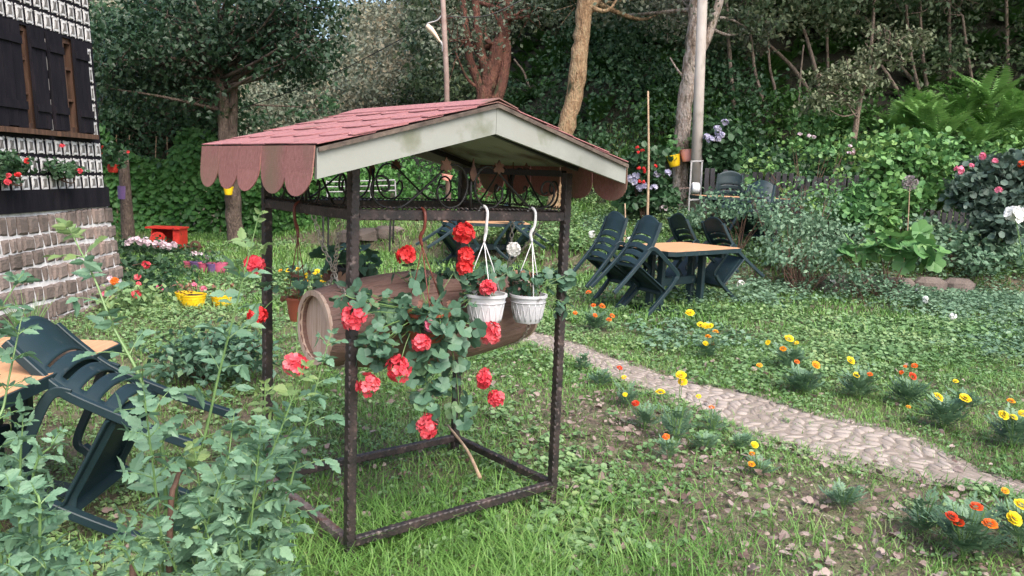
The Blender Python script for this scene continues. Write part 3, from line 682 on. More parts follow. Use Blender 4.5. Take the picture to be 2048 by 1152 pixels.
def hanger(t, r, h, hook, m, style=0):
    """hook part over the rail plus three straps down to the pot rim; in world space relative to the pot"""
    L0 = np.array(t.location); g = G(); hk = np.array(hook) - L0; q = A_ * .0 - B_ * .020
    top = [hk + B_ * .028 + UPV * -.028, hk + B_ * .026 + UPV * .004, hk + UPV * .024, hk - B_ * .026 + UPV * .004, hk - B_ * .024 + UPV * -.05, hk - B_ * .010 + A_ * .008 * (1 if style else -1) + UPV * -.085, hk - B_ * .012 + UPV * -.12]
    pf = crv(top, 6); tube(g, pf, np.linspace(.0045, .0085, 8)[:1].repeat(len(pf)) if style == 2 else np.r_[np.full(len(pf) - 10, .0062), np.linspace(.0085, .005, 10)], 7)
    jn = pf[-1]; rz = t.rotation_euler[2]
    for k in range(3):
        a = 2 * math.pi * k / 3 + YW + 2.2; e_ = np.array([r * .97 * math.cos(a), r * .97 * math.sin(a), h - .004]); tube(g, [jn, (jn + e_) / 2 + rng.normal(size=3) * .003, e_], .0021, 5)
    for a in range(len(g.v)): g.v[a] = g.v[a] @ np.array(Matrix.Rotation(rz, 3, 'Z'))
    g.build('hanging_hook', m, t, smooth=True)
PN = lambda b=0: (F0 + B_ * b)
def fpx(px, py, b=-.06): return onplane(px, py, PN(b), B_)
def flower_head(g, c, r, n=36, pet=.019, flat=.75, axis=(0, -.5, .6)):
    ax = unit(np.array(axis) + rng.normal(size=3) * .25)
    d = rv(n * 3); d = d[(d @ ax) > -.25][:n]; C = c + d * r * (.55 + .45 * rng.random((len(d), 1)))
    C = c + (C - c) * rng.uniform(.72, 1.2, 3) + rng.normal(size=C.shape) * r * .10
    for k in range(len(d)):
        x, y, _ = frame_from(d[k]); a = np.arange(5) * 2 * math.pi / 5 + rng.random() * 6; D = np.outer(np.cos(a), x) + np.outer(np.sin(a), y)
        leaves(g, PET, np.repeat(C[k:k + 1], 5, 0) + D * .002, unit(D + d[k] * .35), np.repeat(d[k:k + 1], 5, 0), pet * (.85 + .3 * rng.random(5)), 1.15)
def stem(g, a, b, r=.0018, sag=.02, n=5):
    a, b = np.array(a, float), np.array(b, float); m_ = (a + b) / 2 + np.array([0, 0, -sag]); tube(g, crv([a, m_, b], 4), r, n)
def geranium(label, base, blobs, flowers, trails=(), group=None, dry=10, lsize=.055, name='geranium_plant', cat='flowering plant', leafmat='geranium_leaf', nstem=8):
    """blobs (centre, radius vec, n leaves); flowers (centre, radius, material name); trails: polylines of world points"""
    base = np.array(base); t = thing(name, label, cat, base, 0, group); g = G(); gs = G(); gd = G(); allc = []
    for c, r, n in blobs:
        c = np.array(c); P = shell(c, np.array(r) * 1.0, n, .35); U = unit(P - c + np.array([0, -.02, .05]) + rng.normal(size=P.shape) * .03); D = unit(np.c_[rng.normal(size=(n, 2)), rng.normal(size=n) * .4 - .3] + (P - c) * 3)
        leaves(g, LG, P, D, U, lsize * (.6 + .75 * rng.random(n)), 1.12)
        for k in range(min(n, nstem)): stem(gs, base + rng.normal(size=3) * .02, P[k], .0015, -.01)
        allc.append(c)
    for tr in trails:
        tr = crv(tr, 6); tube(gs, tr, .0022, 5); m_ = len(tr); ki = np.repeat(np.arange(1, m_), 2); P = tr[ki] + rng.normal(size=(len(ki), 3)) * .022
        leaves(g, LG, P, unit(P - tr[ki] + np.array([0, -.005, -.012])), unit(np.array([-.1, -.6, .6]) + rng.normal(size=P.shape) * .4), lsize * (.65 + .6 * rng.random(len(ki))), 1.12)
    if dry:
        c = np.array(allc[0]); r = np.array(blobs[0][1]); P = shell(c - [0, 0, .02], r, dry, .5); leaves(gd, LG, P, rv(dry), rv(dry), lsize * (.4 + .5 * rng.random(dry)), .9)
    o = g
    for gg in (g, gs, gd):
        for a in range(len(gg.v)): gg.v[a] = gg.v[a] - base
    g.build('foliage', M[leafmat], t, smooth=False)
    if dry: gd.build('dry_leaves', M['dry_leaf'], t)
    for c, r, m in flowers:
        gf = G(); c = np.array(c); flower_head(gf, c - base, r); gf.build('flower', M[m], t)
        if m != 'none': stem(gs, (np.array(blobs[0][0]) - base) * .6 + (c - base) * .4, c - base, .0017, -.012)
    gs.build('stem', M['greenstem'], t); return t
def hang(a, b, zb): return sp(a, b, zb)
# front rail: terracotta basket, two white baskets; left rail: small terracotta; back rail: dark pot
p = sp(.314, -.012, .835); t = pot_tree('hanging_basket', 'terracotta hanging basket almost buried in trailing red geranium', 'p', .092, .11, M['terracotta'], None, 'hanging basket') if False else None
def basket(label, a, b, zb, r, h, m, hm, ribs=0, hk=None, style=0):
    loc = sp(a, b, zb); t = pot_tree('hanging_basket', label, tuple(loc), r, h, m, None, 'hanging basket', ribs=ribs)
    rail_z = ZR1; hanger(t, r, h, hk if hk is not None else sp(a, 0 if abs(b) < .2 else b, rail_z), hm, style); return t
basket('terracotta hanging basket under the red hook, almost buried in trailing leaves', .314, -.02, .845, .092, .115, M['terracotta'], M['hookred'], hk=sp(.290, 0, ZR1))
basket('clean white hanging basket with diamond relief, left of the two white ones', .60, -.02, .885, .083, .128, M['whitepot'], M['whiteplastic'], 16, hk=sp(.588, 0, ZR1 + .01), style=1)
basket('greyish speckled white hanging basket, right of the two white ones', .835, -.015, .872, .077, .122, M['greypot'], M['whiteplastic'], 16, hk=sp(.845, 0, ZR1 + .004))
tL = pot_tree('hanging_basket', 'small terracotta hanging basket at the left side, beside the barrel end', tuple(sp(.02, .50, .862)), .05, .10, M['terracotta'], None, 'hanging basket'); 
Bs, As = B_.copy(), A_.copy()
def hanger_side(t, r, h, hk, m, out):
    global A_, B_
    a0, b0 = A_, B_; B_ = out; A_ = np.cross(B_, UPV); hanger(t, r, h, hk, m); A_, B_ = a0, b0
hanger_side(tL, .05, .10, sp(-.0, .44, ZR1), M['hookred'], As)
tB = pot_tree('hanging_basket', 'dark hanging basket on the rear rail behind the barrel', tuple(sp(.42, SD + .02, .93)), .085, .11, M['blackiron'], None, 'hanging basket')
hanger_side(tB, .085, .11, sp(.42, SD, ZR1), M['blackiron'], -Bs)

c0 = sp(.314, -.02, .955)
fl = lambda L: [(fpx(x, y, b), r, m) for x, y, r, m, b in L]
geranium('trailing red geranium spilling out of the terracotta basket below the stand centre', c0,
  [(fpx(835, 620, -.03), (.15, .10, .085), 32), (fpx(775, 600, .0), (.11, .06, .07), 15), (fpx(905, 650, -.05), (.11, .07, .06), 17), (fpx(745, 690, -.05), (.09, .05, .06), 13), (fpx(865, 700, -.08), (.10, .05, .05), 13), (fpx(845, 540, .05), (.13, .08, .05), 16), (fpx(848, 642, -.12), (.085, .015, .04), 12)],
  fl([(708, 635, .042, 'f_red', -.06), (798, 737, .047, 'f_red', -.10), (736, 771, .031, 'f_red', -.08), (853, 853, .040, 'f_red', -.10), (842, 685, .032, 'f_red', -.12), (968, 758, .028, 'f_red', -.08), (992, 796, .027, 'f_red', -.06), (981, 668, .041, 'f_red', -.12), (812, 510, .026, 'f_scarlet', .02), (860, 652, .012, 'f_pink', -.12)]),
  trails=[[c0, fpx(848, 700, -.09), fpx(852, 780, -.10), fpx(850, 850, -.10)], [c0, fpx(900, 690, -.08), fpx(915, 770, -.07), fpx(918, 838, -.06)], [c0, fpx(760, 660, -.08), fpx(760, 720, -.09)], [c0, fpx(720, 600, -.04), fpx(690, 590, -.02)], [c0, fpx(880, 720, -.08), fpx(832, 800, -.10)]], dry=16, lsize=.052)
c1 = sp(.60, -.02, 1.0)
geranium('red geranium with four stacked flower heads in the clean white basket', c1, [(fpx(960, 560, .0), (.085, .07, .05), 34), (fpx(935, 600, -.03), (.05, .04, .04), 10), (fpx(985, 540, .03), (.07, .06, .06), 18)],
  fl([(927, 466, .037, 'f_scarlet', -.02), (931, 513, .033, 'f_scarlet', -.02), (930, 536, .022, 'f_scarlet', -.03), (976, 575, .028, 'f_pink', -.11), (945, 516, .016, 'f_violetpink', .0)] if False else [(927, 466, .037, 'f_scarlet', -.02), (931, 513, .032, 'f_scarlet', -.02), (930, 536, .021, 'f_scarlet', -.03), (976, 575, .027, 'f_red', -.11)]), dry=14, lsize=.042)
c2 = sp(.835, -.015, .99)
geranium('white geranium trailing round the right post from the greyish basket', c2, [(fpx(1050, 560, .0), (.10, .08, .06), 40), (fpx(1105, 555, .02), (.08, .06, .06), 34), (fpx(1118, 610, .0), (.05, .05, .06), 18)],
  fl([(1027, 498, .024, 'f_white', .03)]), trails=[[c2, fpx(1100, 590, -.05), fpx(1112, 640, -.05), fpx(1106, 690, -.05)]] if False else [], dry=26, lsize=.045)
cL = sp(.02, .50, .955)
geranium('sparse leggy geranium in the small terracotta basket at the left side', cL, [(cL + UPV * .07, (.08, .08, .08), 14), (fpx(560, 575, .35), (.12, .05, .03), 8)], [(fpx(509, 532, .25), .030, 'f_red'), (fpx(592, 731, .02), .040, 'f_red'), (fpx(516, 632, .2), .021, 'f_scarlet'), (fpx(618, 655, .3), .001, 'f_red')][:3], dry=22, lsize=.035)
cB = sp(.42, SD + .02, 1.03)
geranium('dark green geranium in the basket on the rear rail', cB, [(cB + UPV * .03, (.17, .12, .08), 46)], [], dry=8, lsize=.06)
cBa = bp(.65, math.pi / 2, .15)
geranium('low ivy leaved plant growing out of the hole in the barrel', cBa, [(cBa + UPV * .03 - B_ * .02, (.13, .06, .035), 26)], [], dry=8, lsize=.05)

# ---------------------------------------------------------------- stacking plastic chairs and the tables
def rail(g, P, w_, h, up=(1, 0, 0)):
    prof = np.array([(-.5, -.5), (.5, -.5), (.5, .5), (-.5, .5)]) * (w_, h); prof = np.concatenate([prof * .999])
    pr = np.array([(-.5 * w_ + .004, -.5 * h), (.5 * w_ - .004, -.5 * h), (.5 * w_, -.5 * h + .004), (.5 * w_, .5 * h - .004), (.5 * w_ - .004, .5 * h), (-.5 * w_ + .004, .5 * h), (-.5 * w_, .5 * h - .004), (-.5 * w_, -.5 * h + .004)])
    tube(g, P, 1.0, prof=pr, up=up)
PY = .167
def Lc(p): return np.array([p[0], p[1] - PY, p[2]])
def make_chair(label, group):
    t = thing('plastic_chair', label, 'chair', group=group)
    def back_pt(u, s, o=0):     # s 0..1 from seat level to top, u -1..1
        z = .40 + s * .53; y = np.interp(z, [.40, .64, .80, .93, .97], [-.235, -.250, -.272, -.318, -.335]) ; hw = np.interp(z, [.4, .64, .95], [.195, .212, .192])
        top = .035 * (1 - u * u) if s > .97 else 0
        return Lc((u * hw, y - .055 * (1 - u * u) + o, z + top))
    nu, nsn = 16, 40; V = []; S_ = np.linspace(0, 1, nsn + 1)
    for s in S_:
        for u in np.linspace(-1, 1, nu + 1):
            s2 = s + .035 * (1 - u * u) * (1 if s < .98 else 1.2); V.append(back_pt(u, min(s2, 1.06) if s < 1 else 1.0 + .05 * (1 - u * u) ** .6))
    slots = [(.13, .175), (.30, .345), (.47, .515), (.64, .685)]; F = []
    for i in range(nsn):
        sc = (S_[i] + S_[i + 1]) / 2
        for j in range(nu):
            uc = -1 + 2 * (j + .5) / nu
            if any(a <= sc <= b for a, b in slots) and abs(uc) < .74: continue
            F.append((i * (nu + 1) + j, i * (nu + 1) + j + 1, (i + 1) * (nu + 1) + j + 1, (i + 1) * (nu + 1) + j))
    o = G().add(np.array(V), F).build('backrest', M['plastic'], t, smooth=True)
    md = o.modifiers.new('thickness', 'SOLIDIFY'); md.thickness = .007; md.offset = 0
    g = G(); n = 14; V = []
    for i in range(n + 1):
        for j in range(n + 1):
            u = -1 + 2 * j / n; v = i / n; y = -.25 + .46 * v; z = .425 - .012 * math.cos(u * 1.4) * math.sin(v * 3) + (-.03 * max(0, v - .88) / .12); V.append(Lc((u * (.205 + .03 * v), y, z)))
    b0 = len(V)
    F = [(i * (n + 1) + j, i * (n + 1) + j + 1, (i + 1) * (n + 1) + j + 1, (i + 1) * (n + 1) + j) for i in range(n) for j in range(n)]
    ring = [j for j in range(n + 1)] + [i * (n + 1) + n for i in range(1, n + 1)] + [n * (n + 1) + j for j in range(n - 1, -1, -1)] + [i * (n + 1) for i in range(n - 1, 0, -1)]
    V2 = [V[k] + np.array([0, 0, -.05]) for k in ring]; V = V + V2; m_ = len(ring); F += [(ring[k], b0 + k, b0 + (k + 1) % m_, ring[(k + 1) % m_]) for k in range(m_)]
    o = G().add(np.array(V), F).build('seat', M['plastic'], t, smooth=True, flat_angle=40); md = o.modifiers.new('thickness', 'SOLIDIFY'); md.thickness = .006; md.offset = 0
    for s in (-1, 1):
        g = G(); P = crv([Lc((s * .196, -.322, .945)), Lc((s * .205, -.285, .82)), Lc((s * .217, -.25, .64)), Lc((s * .222, -.262, .43)), Lc((s * .230, -.29, .2)), Lc((s * .235, -.322, .0))], 4)
        rail(g, P, .040, .034); g.build('leg', M['plastic'], t, smooth=True, flat_angle=30)
        g = G(); P = crv([Lc((s * .262, .20, .595)), Lc((s * .258, .215, .5)), Lc((s * .252, .20, .25)), Lc((s * .25, .167, 0))], 4); rail(g, P, .040, .046); g.build('leg', M['plastic'], t, smooth=True, flat_angle=30)
        g = G(); P = crv([Lc((s * .222, -.262, .600)), Lc((s * .232, -.245, .655)), Lc((s * .250, -.18, .672)), Lc((s * .27, .0, .655)), Lc((s * .272, .15, .645)), Lc((s * .266, .205, .625)), Lc((s * .262, .215, .585))], 5)
        rail(g, P, .046, .018); g.build('armrest', M['plastic'], t, smooth=True, flat_angle=30)
        g = G(); P = [Lc((s * .236, -.24, .405)), Lc((s * .246, .19, .405))]; rail(g, P, .012, .05); g.build('seat_rail', M['plastic'], t)
    return t
def place(t, x, y, z, yaw, tilt): t.location = (x, y, z); t.rotation_euler = (-R(tilt), 0, R(yaw)); return t
CH = [(-1.553, 3.574, -.167, 91.5, 62.8, 'large foreground plastic chair tipped onto the table at the left edge', 'foreground'),
 (1.09, 9.38, 0, -62, 34, 'dark green plastic chair tipped onto the right table, leftmost of its four chairs', ''),
 (1.335, 8.82, 0, -64, 37.5, 'dark green chair tipped onto the right table, second from the left, nearest the viewer', ''),
 (2.37, 10.45, 0, 114, 44, 'plastic chair on the far side of the right table, its backrest third from the left', ''),
 (2.78, 10.18, 0, 116, 46, 'plastic chair on the far side of the right table, rightmost of its four', ''),
 (-1.12, 12.25, 0, -62, 50, 'plastic chair tipped against the left end of the distant table seen through the stand', ''),
 (.28, 12.55, 0, 70, 52, 'plastic chair tipped against the right end of the distant table seen through the stand', '')]
ch0 = make_chair(CH[0][5], 'plastic chairs tipped against tables')
for k, (x, y, z, yw, tl, lab, _) in enumerate(CH):
    o = ch0 if k == 0 else copy_tree(ch0)
    zz = z if k == 0 else float(gh(x, y)) + .0
    place(o, x, y, zz, yw, tl); o['label'] = lab
tp = ad(1480, 381, 12.9)
for (px, Y, yw, tl, lab) in ((1462, 13.35, 172, 14, 'plastic chair with brownish backrest behind the terrace table, near the grey pole'), (1512, 12.25, -35, 42, 'plastic chair tipped towards the terrace table, half hidden in the plants')):
    x = ad(px, 380, Y)[0]; o = copy_tree(ch0); place(o, x, Y, float(gh(x, Y)), yw, tl); o['label'] = lab
def make_table(label, L=1.4, Wd=.9, H=.73):
    t = thing('garden_table', label, 'table', group=None); c = .06
    def octo(l, w2, z): return [(-l + c, -w2, z), (l - c, -w2, z), (l, -w2 + c, z), (l, w2 - c, z), (l - c, w2, z), (-l + c, w2, z), (-l, w2 - c, z), (-l, -w2 + c, z)]
    g = G(); sheet(g, octo(L / 2 - .012, Wd / 2 - .012, H - .008), .009, (0, 0, 1)); g.build('table_top', M['tabletop'], t)
    g = G(); sheet(g, octo(L / 2, Wd / 2, H - .052), .050, (0, 0, 1)); 
    g.build('table_rim', M['plastic'], t)
    for s in (-1, 1):
        for q in (-1, 1):
            g = G(); box(g, (s * L * .28, q * .075, H / 2 - .03), (.06, .085, H - .10), bev=.008); box(g, (s * L * .28, q * .22, H - .085), (.05, .30, .06), bev=.006); g.build('leg', M['plastic'], t)
        g = G(); P = [(s * L * .28 + .16 * math.cos(a) * (1 - .35 * abs(math.sin(a))), .37 * math.sin(a), .0) for a in np.linspace(0, 2 * math.pi, 25)[:-1]]; sheet(g, P, .035, (0, 0, 1)); g.build('foot', M['plastic'], t)
    g = G(); box(g, (0, 0, .32), (L * .56, .04, .10), bev=.008); g.build('stretcher', M['plastic'], t)
    return t
t1 = make_table('garden table with orange wood top and dark green rim, the right one with four chairs')
u_ = np.array([math.cos(R(42)), math.sin(R(42))]); v_ = np.array([-u_[1], u_[0]]); c = np.array([1.735, 8.68]) + .70 * u_ + .45 * v_
t1.location = (c[0], c[1], 0); t1.rotation_euler = (0, 0, R(42))
for (x, y, yw, lab) in ((-.48, 12.95, 8, 'distant orange topped garden table framed by the iron stand'), (tp[0], 12.9, 4, 'dark garden table on the raised terrace behind the plants')):
    o = copy_tree(t1); o.location = (x, y, float(gh(x, y))); o.rotation_euler = (0, 0, R(yw)); o['label'] = lab
TZ = .565; C = gp(243, 683, TZ); D1 = unit(gp(0, 792, TZ) - C); D2 = np.array([-D1[1], D1[0], 0]); D2 = D2 if D2[0] < 0 else -D2
o = copy_tree(t1); cc = C + D1 * .68 + D2 * .43; o.location = (cc[0], cc[1], TZ - .73); o.rotation_euler = (0, 0, math.atan2(D1[1], D1[0])); o['label'] = 'orange topped garden table at the left edge under the large tipped chair'

# ---------------------------------------------------------------- poles, lamp, frame, fence, small things further off
def post_r(name, label, cat, P, r, m, n=10):
    P = np.array(P, float); g = G(); Q = crv(P - P[0], 4) if len(P) > 2 else P - P[0]; tube(g, Q, np.linspace(r[0], r[1], len(Q)), n)
    return tag(tagloc(g.build(name, m, smooth=True), P[0]), label, cat)
def tagloc(o, p): o.location = tuple(p); return o
def base(px, py): return hit(px, py)
def low(p, d=.1): p = np.array(p, float); p[2] = float(gh(p[0], p[1])) - d; return p
# concrete pole
pb = ad(1389, 432, 15.0); pt_ = ad(1405, 0, 15.0); pb = low(pb); ptop = pb + (pt_ - pb) * 1.25
post_r('utility_pole', 'tall pale concrete utility pole standing in front of the forked pale trunk', 'pole', [pb, ptop], (.105, .085), M['concrete'], 16)
fr = thing('wheeled_frame', 'narrow grey metal frame with a white wheel leaning on the concrete pole', 'frame', low(ad(1390, 436, 14.75), 0)); L0 = np.array(fr.location)
W_ = lambda px, py, Y=14.75: ad(px, py, Y) - L0
g = G(); rail(g, [W_(1383, 323), W_(1376, 438)], .03, .03); rail(g, [W_(1404, 322), W_(1399, 438)], .03, .03); rail(g, [W_(1381, 323), W_(1406, 322)], .03, .03); rail(g, [W_(1379, 400), W_(1401, 399)], .03, .03); g.build('frame', M['galv'], fr)
g = G(); tube(g, [W_(1352, 377), W_(1409, 375)], .009, 6); tube(g, [W_(1352, 377), W_(1353, 393), W_(1335, 395)], .012, 6); g.build('axle', M['rustpole'], fr)
g = G(); lathe(g, [(.02, -.07), (.085, -.07), (.10, -.055), (.10, .055), (.085, .07), (.02, .07)], c=W_(1391, 376), M3=Matrix.Rotation(R(90), 3, 'Y')); g.build('wheel', M['f_white'] if False else M['whiteplastic'], fr, smooth=True)
# street lamp
lb = low(ad(901, 405, 13.6)); lt_ = ad(884, 0, 13.6)
lamp = thing('street_lamp', 'thin pinkish metal lamp post with a drooping peach coloured lamp head', 'street lamp', lb)
W2 = lambda px, py, Y=13.6: ad(px, py, Y) - lb
tube(g := G(), [np.zeros(3), W2(893, 150), (lt_ - lb) * 1.2], [.050, .045, .04], 10); g.build('pole', M['rustpole'], lamp, smooth=True)
tube(G(), crv([W2(884, 30), W2(874, 41), W2(857, 46), W2(854, 50)]), .012, 6).build('wire_bracket', M['galv'], lamp, smooth=True); tube(G(), crv([W2(886, 104), W2(886, 92), W2(880, 82)]), .022, 8).build('arm', M['galv'], lamp, smooth=True)
g = G(); P = crv([W2(880, 84), W2(872, 72), W2(862, 60), W2(853, 51)], 5); prof = np.stack([np.cos(np.arange(12) * math.pi / 6), .55 * np.sin(np.arange(12) * math.pi / 6)], 1)
tube(g, P, np.interp(np.linspace(0, 1, len(P)), [0, .25, .7, .95, 1], [.03, .055, .10, .085, .04]), prof=prof); g.build('lamp_head', M['lampglass'], lamp, smooth=True)
for k, (A1, A2, lab) in enumerate((((887, 33, 13.6), (1060, -8, 14), 'dark wire running from the lamp post up to the right'), ((885, 34, 13.6), (430, 235, 15), 'dark wire sagging from the lamp post down to the left'))):
    a = ad(*A1); b = ad(*A2); m_ = (a + b) / 2 + [0, 0, -.15]; tag(tube(G(), crv([a, m_, b], 8), .009, 5).build('overhead_wire', M['blackiron']), lab, 'wire')
# stakes
for (px, py, px2, py2, Y, r, lab) in ((1297, 425, 1296, 182, 13.4, .024, 'tall thin bare stake standing left of the pale trunk'), (1250, 438, 1250, 407, 12.6, .016, 'short thin cane beside the white flower, right of the stand roof'),
                                 (960, 955, 895, 850, 4.1, .010, 'pale straight stick leaning inside the bottom of the iron stand')):
    a = ad(px, py, Y if Y > 5 else 3.60); b = ad(px2, py2, Y); 
    if Y > 5: a = low(a)
    post_r('garden_stake', lab, 'stake', [a, (a + b) / 2 + [.02, 0, 0], b], (r, r * .6), M['twig'], 7)
# picket fence along the foot of the bank
fa = ad(1415, 345, 14.6); fb = ad(2120, 312, 14.2); fdir = (fb - fa)[:2]; FL = np.linalg.norm(fdir); fdir = fdir / FL
fence = thing('picket_fence', 'weathered dark picket fence running along the foot of the fern bank', 'fence', low(fa, 0)); L0 = np.array(fence.location)
FY = math.atan2(fdir[1], fdir[0]); n = int(FL / .105)
for k in range(min(n, 90)):
    x, y = fa[:2] + fdir * k * .105; z = float(gh(x, y)); h = 1.5 + (365 - 342) / 1600 * 14.5 - z + random.uniform(-.05, .05) - .02 * k / n; g = G(); box(g, np.array([x, y, z + h / 2 - .05]) - L0, (.082, .016, h + .1), rot=Matrix.Rotation(FY, 3, 'Z') @ Matrix.Rotation(random.uniform(-.03, .03), 3, 'Y'), bev=.006); g.build('picket', M['fencewood'], fence)
for zz in (.22, .62):
    g = G(); a = np.array([*fa[:2], float(gh(*fa[:2])) + zz]) - L0; b = np.array([*fb[:2], float(gh(*fb[:2])) + zz]) - L0; off = np.array([-fdir[1], fdir[0], 0]) * .035; rail(g, [a + off, b + off], .03, .06, up=(0, 0, 1)); g.build('fence_rail', M['fencewood'], fence)
# bench behind the stand
bn = thing('garden_bench', 'dark metal framed bench seen behind the scrollwork of the stand', 'bench', low(ad(722, 440, 14.2), 0)); L0 = np.array(bn.location)
Wb = lambda px, py, Y=14.2: ad(px, py, Y) - L0
g = G(); 
for y0, y1 in ((364, 360), (374, 371), (384, 381)): tube(g, [Wb(653, y0), Wb(790, y1)], .012, 6)
for x in (653, 690, 740, 790): tube(g, [Wb(x, 361), Wb(x + 2, 398)], .012, 6)
g.build('backrest', M['galv'], bn)
g = G(); q0, q1 = Wb(655, 400), Wb(790, 398); c_ = (q0 + q1) / 2 + [0, -.2, 0]; box(g, c_, (np.linalg.norm(q1 - q0), .42, .03), bev=.005); g.build('seat', M['darkwood'], bn)
for x in (657, 788):
    for dy in (0, -.38): g = G(); a = Wb(x, 400) + [0, dy, 0]; b = a.copy(); b[2] = 0; tube(g, [a, b], .018, 6); g.build('leg', M['blackiron'], bn)
# red cart
bx = thing('red_cart', 'old red painted wooden cart box with a disc wheel by the bean hedge', 'cart', low(ad(337, 492, 13.6), 0)); L0 = np.array(bx.location)
g = G(); 
box(g, (.02, .17, .19), (.46, .02, .36)); box(g, (-.22, 0, .19), (.02, .34, .36), rot=Matrix.Rotation(.12, 3, 'Y')); box(g, (.25, 0, .19), (.02, .34, .36)); box(g, (.02, 0, .015), (.46, .34, .02)); box(g, (-.01, -.01, .385), (.58, .40, .025)); box(g, (.20, -.165, .19), (.10, .012, .34))
g.build('box', M['redpaint'], bx)
g = G(); lathe(g, [(.0, -.02), (.15, -.02), (.155, 0), (.15, .02), (0, .02)], c=(-.08, -.22, .17), M3=Matrix.Rotation(R(58), 3, 'Z') @ Matrix.Rotation(R(90), 3, 'X')); g.build('disc_wheel', M['redpaint'], bx, smooth=True, flat_angle=30)
g = G(); lathe(g, [(.06, -.02), (.09, -.02), (.095, 0), (.09, .02), (.06, .02)], c=(.48, -.05, .09), M3=Matrix.Rotation(R(90), 3, 'X')); tube(g, [(.25, 0, .07), (.60, .05, .07)], .022, 6); g.build('axle', M['brownwood'], bx, smooth=True, flat_angle=30)
# pots on the ground and on trunks
def tuft(t, h, n, r, m='marigold_leaf', T=L4, size=.035, fl=None, nf=0, up=.10, frad=.02):
    g = G(); P = shell((0, 0, h + up * .5), (r, r, up), n, .2); leaves(g, T, P, unit(rv(n) + [0, 0, .5]), rv(n) * .5 + [0, 0, .7], size * (.6 + .8 * rng.random(n))); g.build('plant', M[m], t)
    for k in range(nf):
        gf = G(); c = np.array([rng.normal() * r * .6, -abs(rng.normal()) * r * .5, h + up * (.6 + .6 * random.random())]); flower_head(gf, c, frad, 7, frad); gf.build('flower', M[fl], t)
POTS = [(387, 617, .125, .15, 'yellow', 'yellow basket textured pot, the middle and largest on the lawn', 'dry_leaf', 'f_pink', 2), (446, 612, .125, .13, 'yellow', 'yellow basket textured pot, rightmost of the three on the lawn', 'dry_leaf', None, 0), (371, 607, .10, .12, 'yellow', 'small yellow pot tucked behind the largest yellow pot', 'dry_leaf', None, 0),
        (440, 545, .10, .135, 'pink', 'pink flower pot, rightmost of the pink and violet row', 'marigold_leaf', None, 0), (411, 544, .095, .13, 'pink', 'pink flower pot between two violet pots', 'shrubdark', 'f_palepink', 2), (425, 546, .075, .13, 'violet', 'violet flower pot between the two pink pots', 'shrubdark', None, 0), (393, 540, .085, .12, 'violet', 'violet flower pot at the left end of the pink and violet row', 'shrubdark', 'f_palepink', 3), (378, 537, .085, .10, 'pink', 'dull pink pot half hidden in leaves left of the violet pot', 'shrubdark', 'f_palepink', 2)]
for px, py, r, h, m, lab, pm, fm, nf in POTS:
    p = low(base(px, py), 0); t = pot_tree('flower_pot', lab, tuple(p), r, h, M[m], ribs=14 if m == 'yellow' else 0); tuft(t, h, 26, r * .9, pm, L4, .05, fm, nf)
def wallpot(px, py, Y, r, h, m, lab, tilt, leaf='shrub', n=60, size=.07, up=.18, fl=None, nf=0, spread=1.3):
    p = ad(px, py, Y); t = pot_tree('hanging_pot', lab, tuple(p), r, h, M[m], tilt=tilt); tuft(t, h, n, r * spread, leaf, LR, size, fl, nf, up); return t
wallpot(1350, 333, 15.33, .125, .22, 'yellow', 'yellow pot hanging tilted on the pale trunk, beside the salmon pot', (0, R(-14), 0), 'shrub', 70, .08, .26)
wallpot(1376, 323, 15.33, .135, .23, 'salmon', 'salmon pink pot hanging on the pale trunk beside the yellow pot', (0, R(-8), 0), 'weed', 24, .06, .12)
wallpot(457, 390, 14.45, .085, .15, 'yellow', 'yellow pot hanging on the dark tree trunk left of the stand', (0, 0, 0), 'dry_leaf', 8, .04, .04)
wallpot(892, 361, 13.4, .09, .10, 'salmon', 'orange pot fixed to the lamp post behind the scrollwork', (0, R(10), 0), 'shrub', 40, .08, .16)
wallpot(226, 345, 13.7, .10, .14, 'redpaint', 'red round pot hanging beside the house under a bushy plant', (0, 0, 0), 'shrubdark', 190, .08, .24, 'f_scarlet', 5, 3.0)
wp_ = low(ad(258, 485, 14.4)); post_r('wooden_post', 'rough dark wooden post with a violet band beside the house', 'post', [wp_, ad(253, 420, 14.4), ad(246, 300, 14.4)], (.125, .085), M['bark'], 10)
o = G(); tube(o, [ad(249, 398, 14.4) - wp_, ad(248, 372, 14.4) - wp_], .108, 12); bd = o.build('violet_band', M['violet'], bpy.data.objects['wooden_post'])

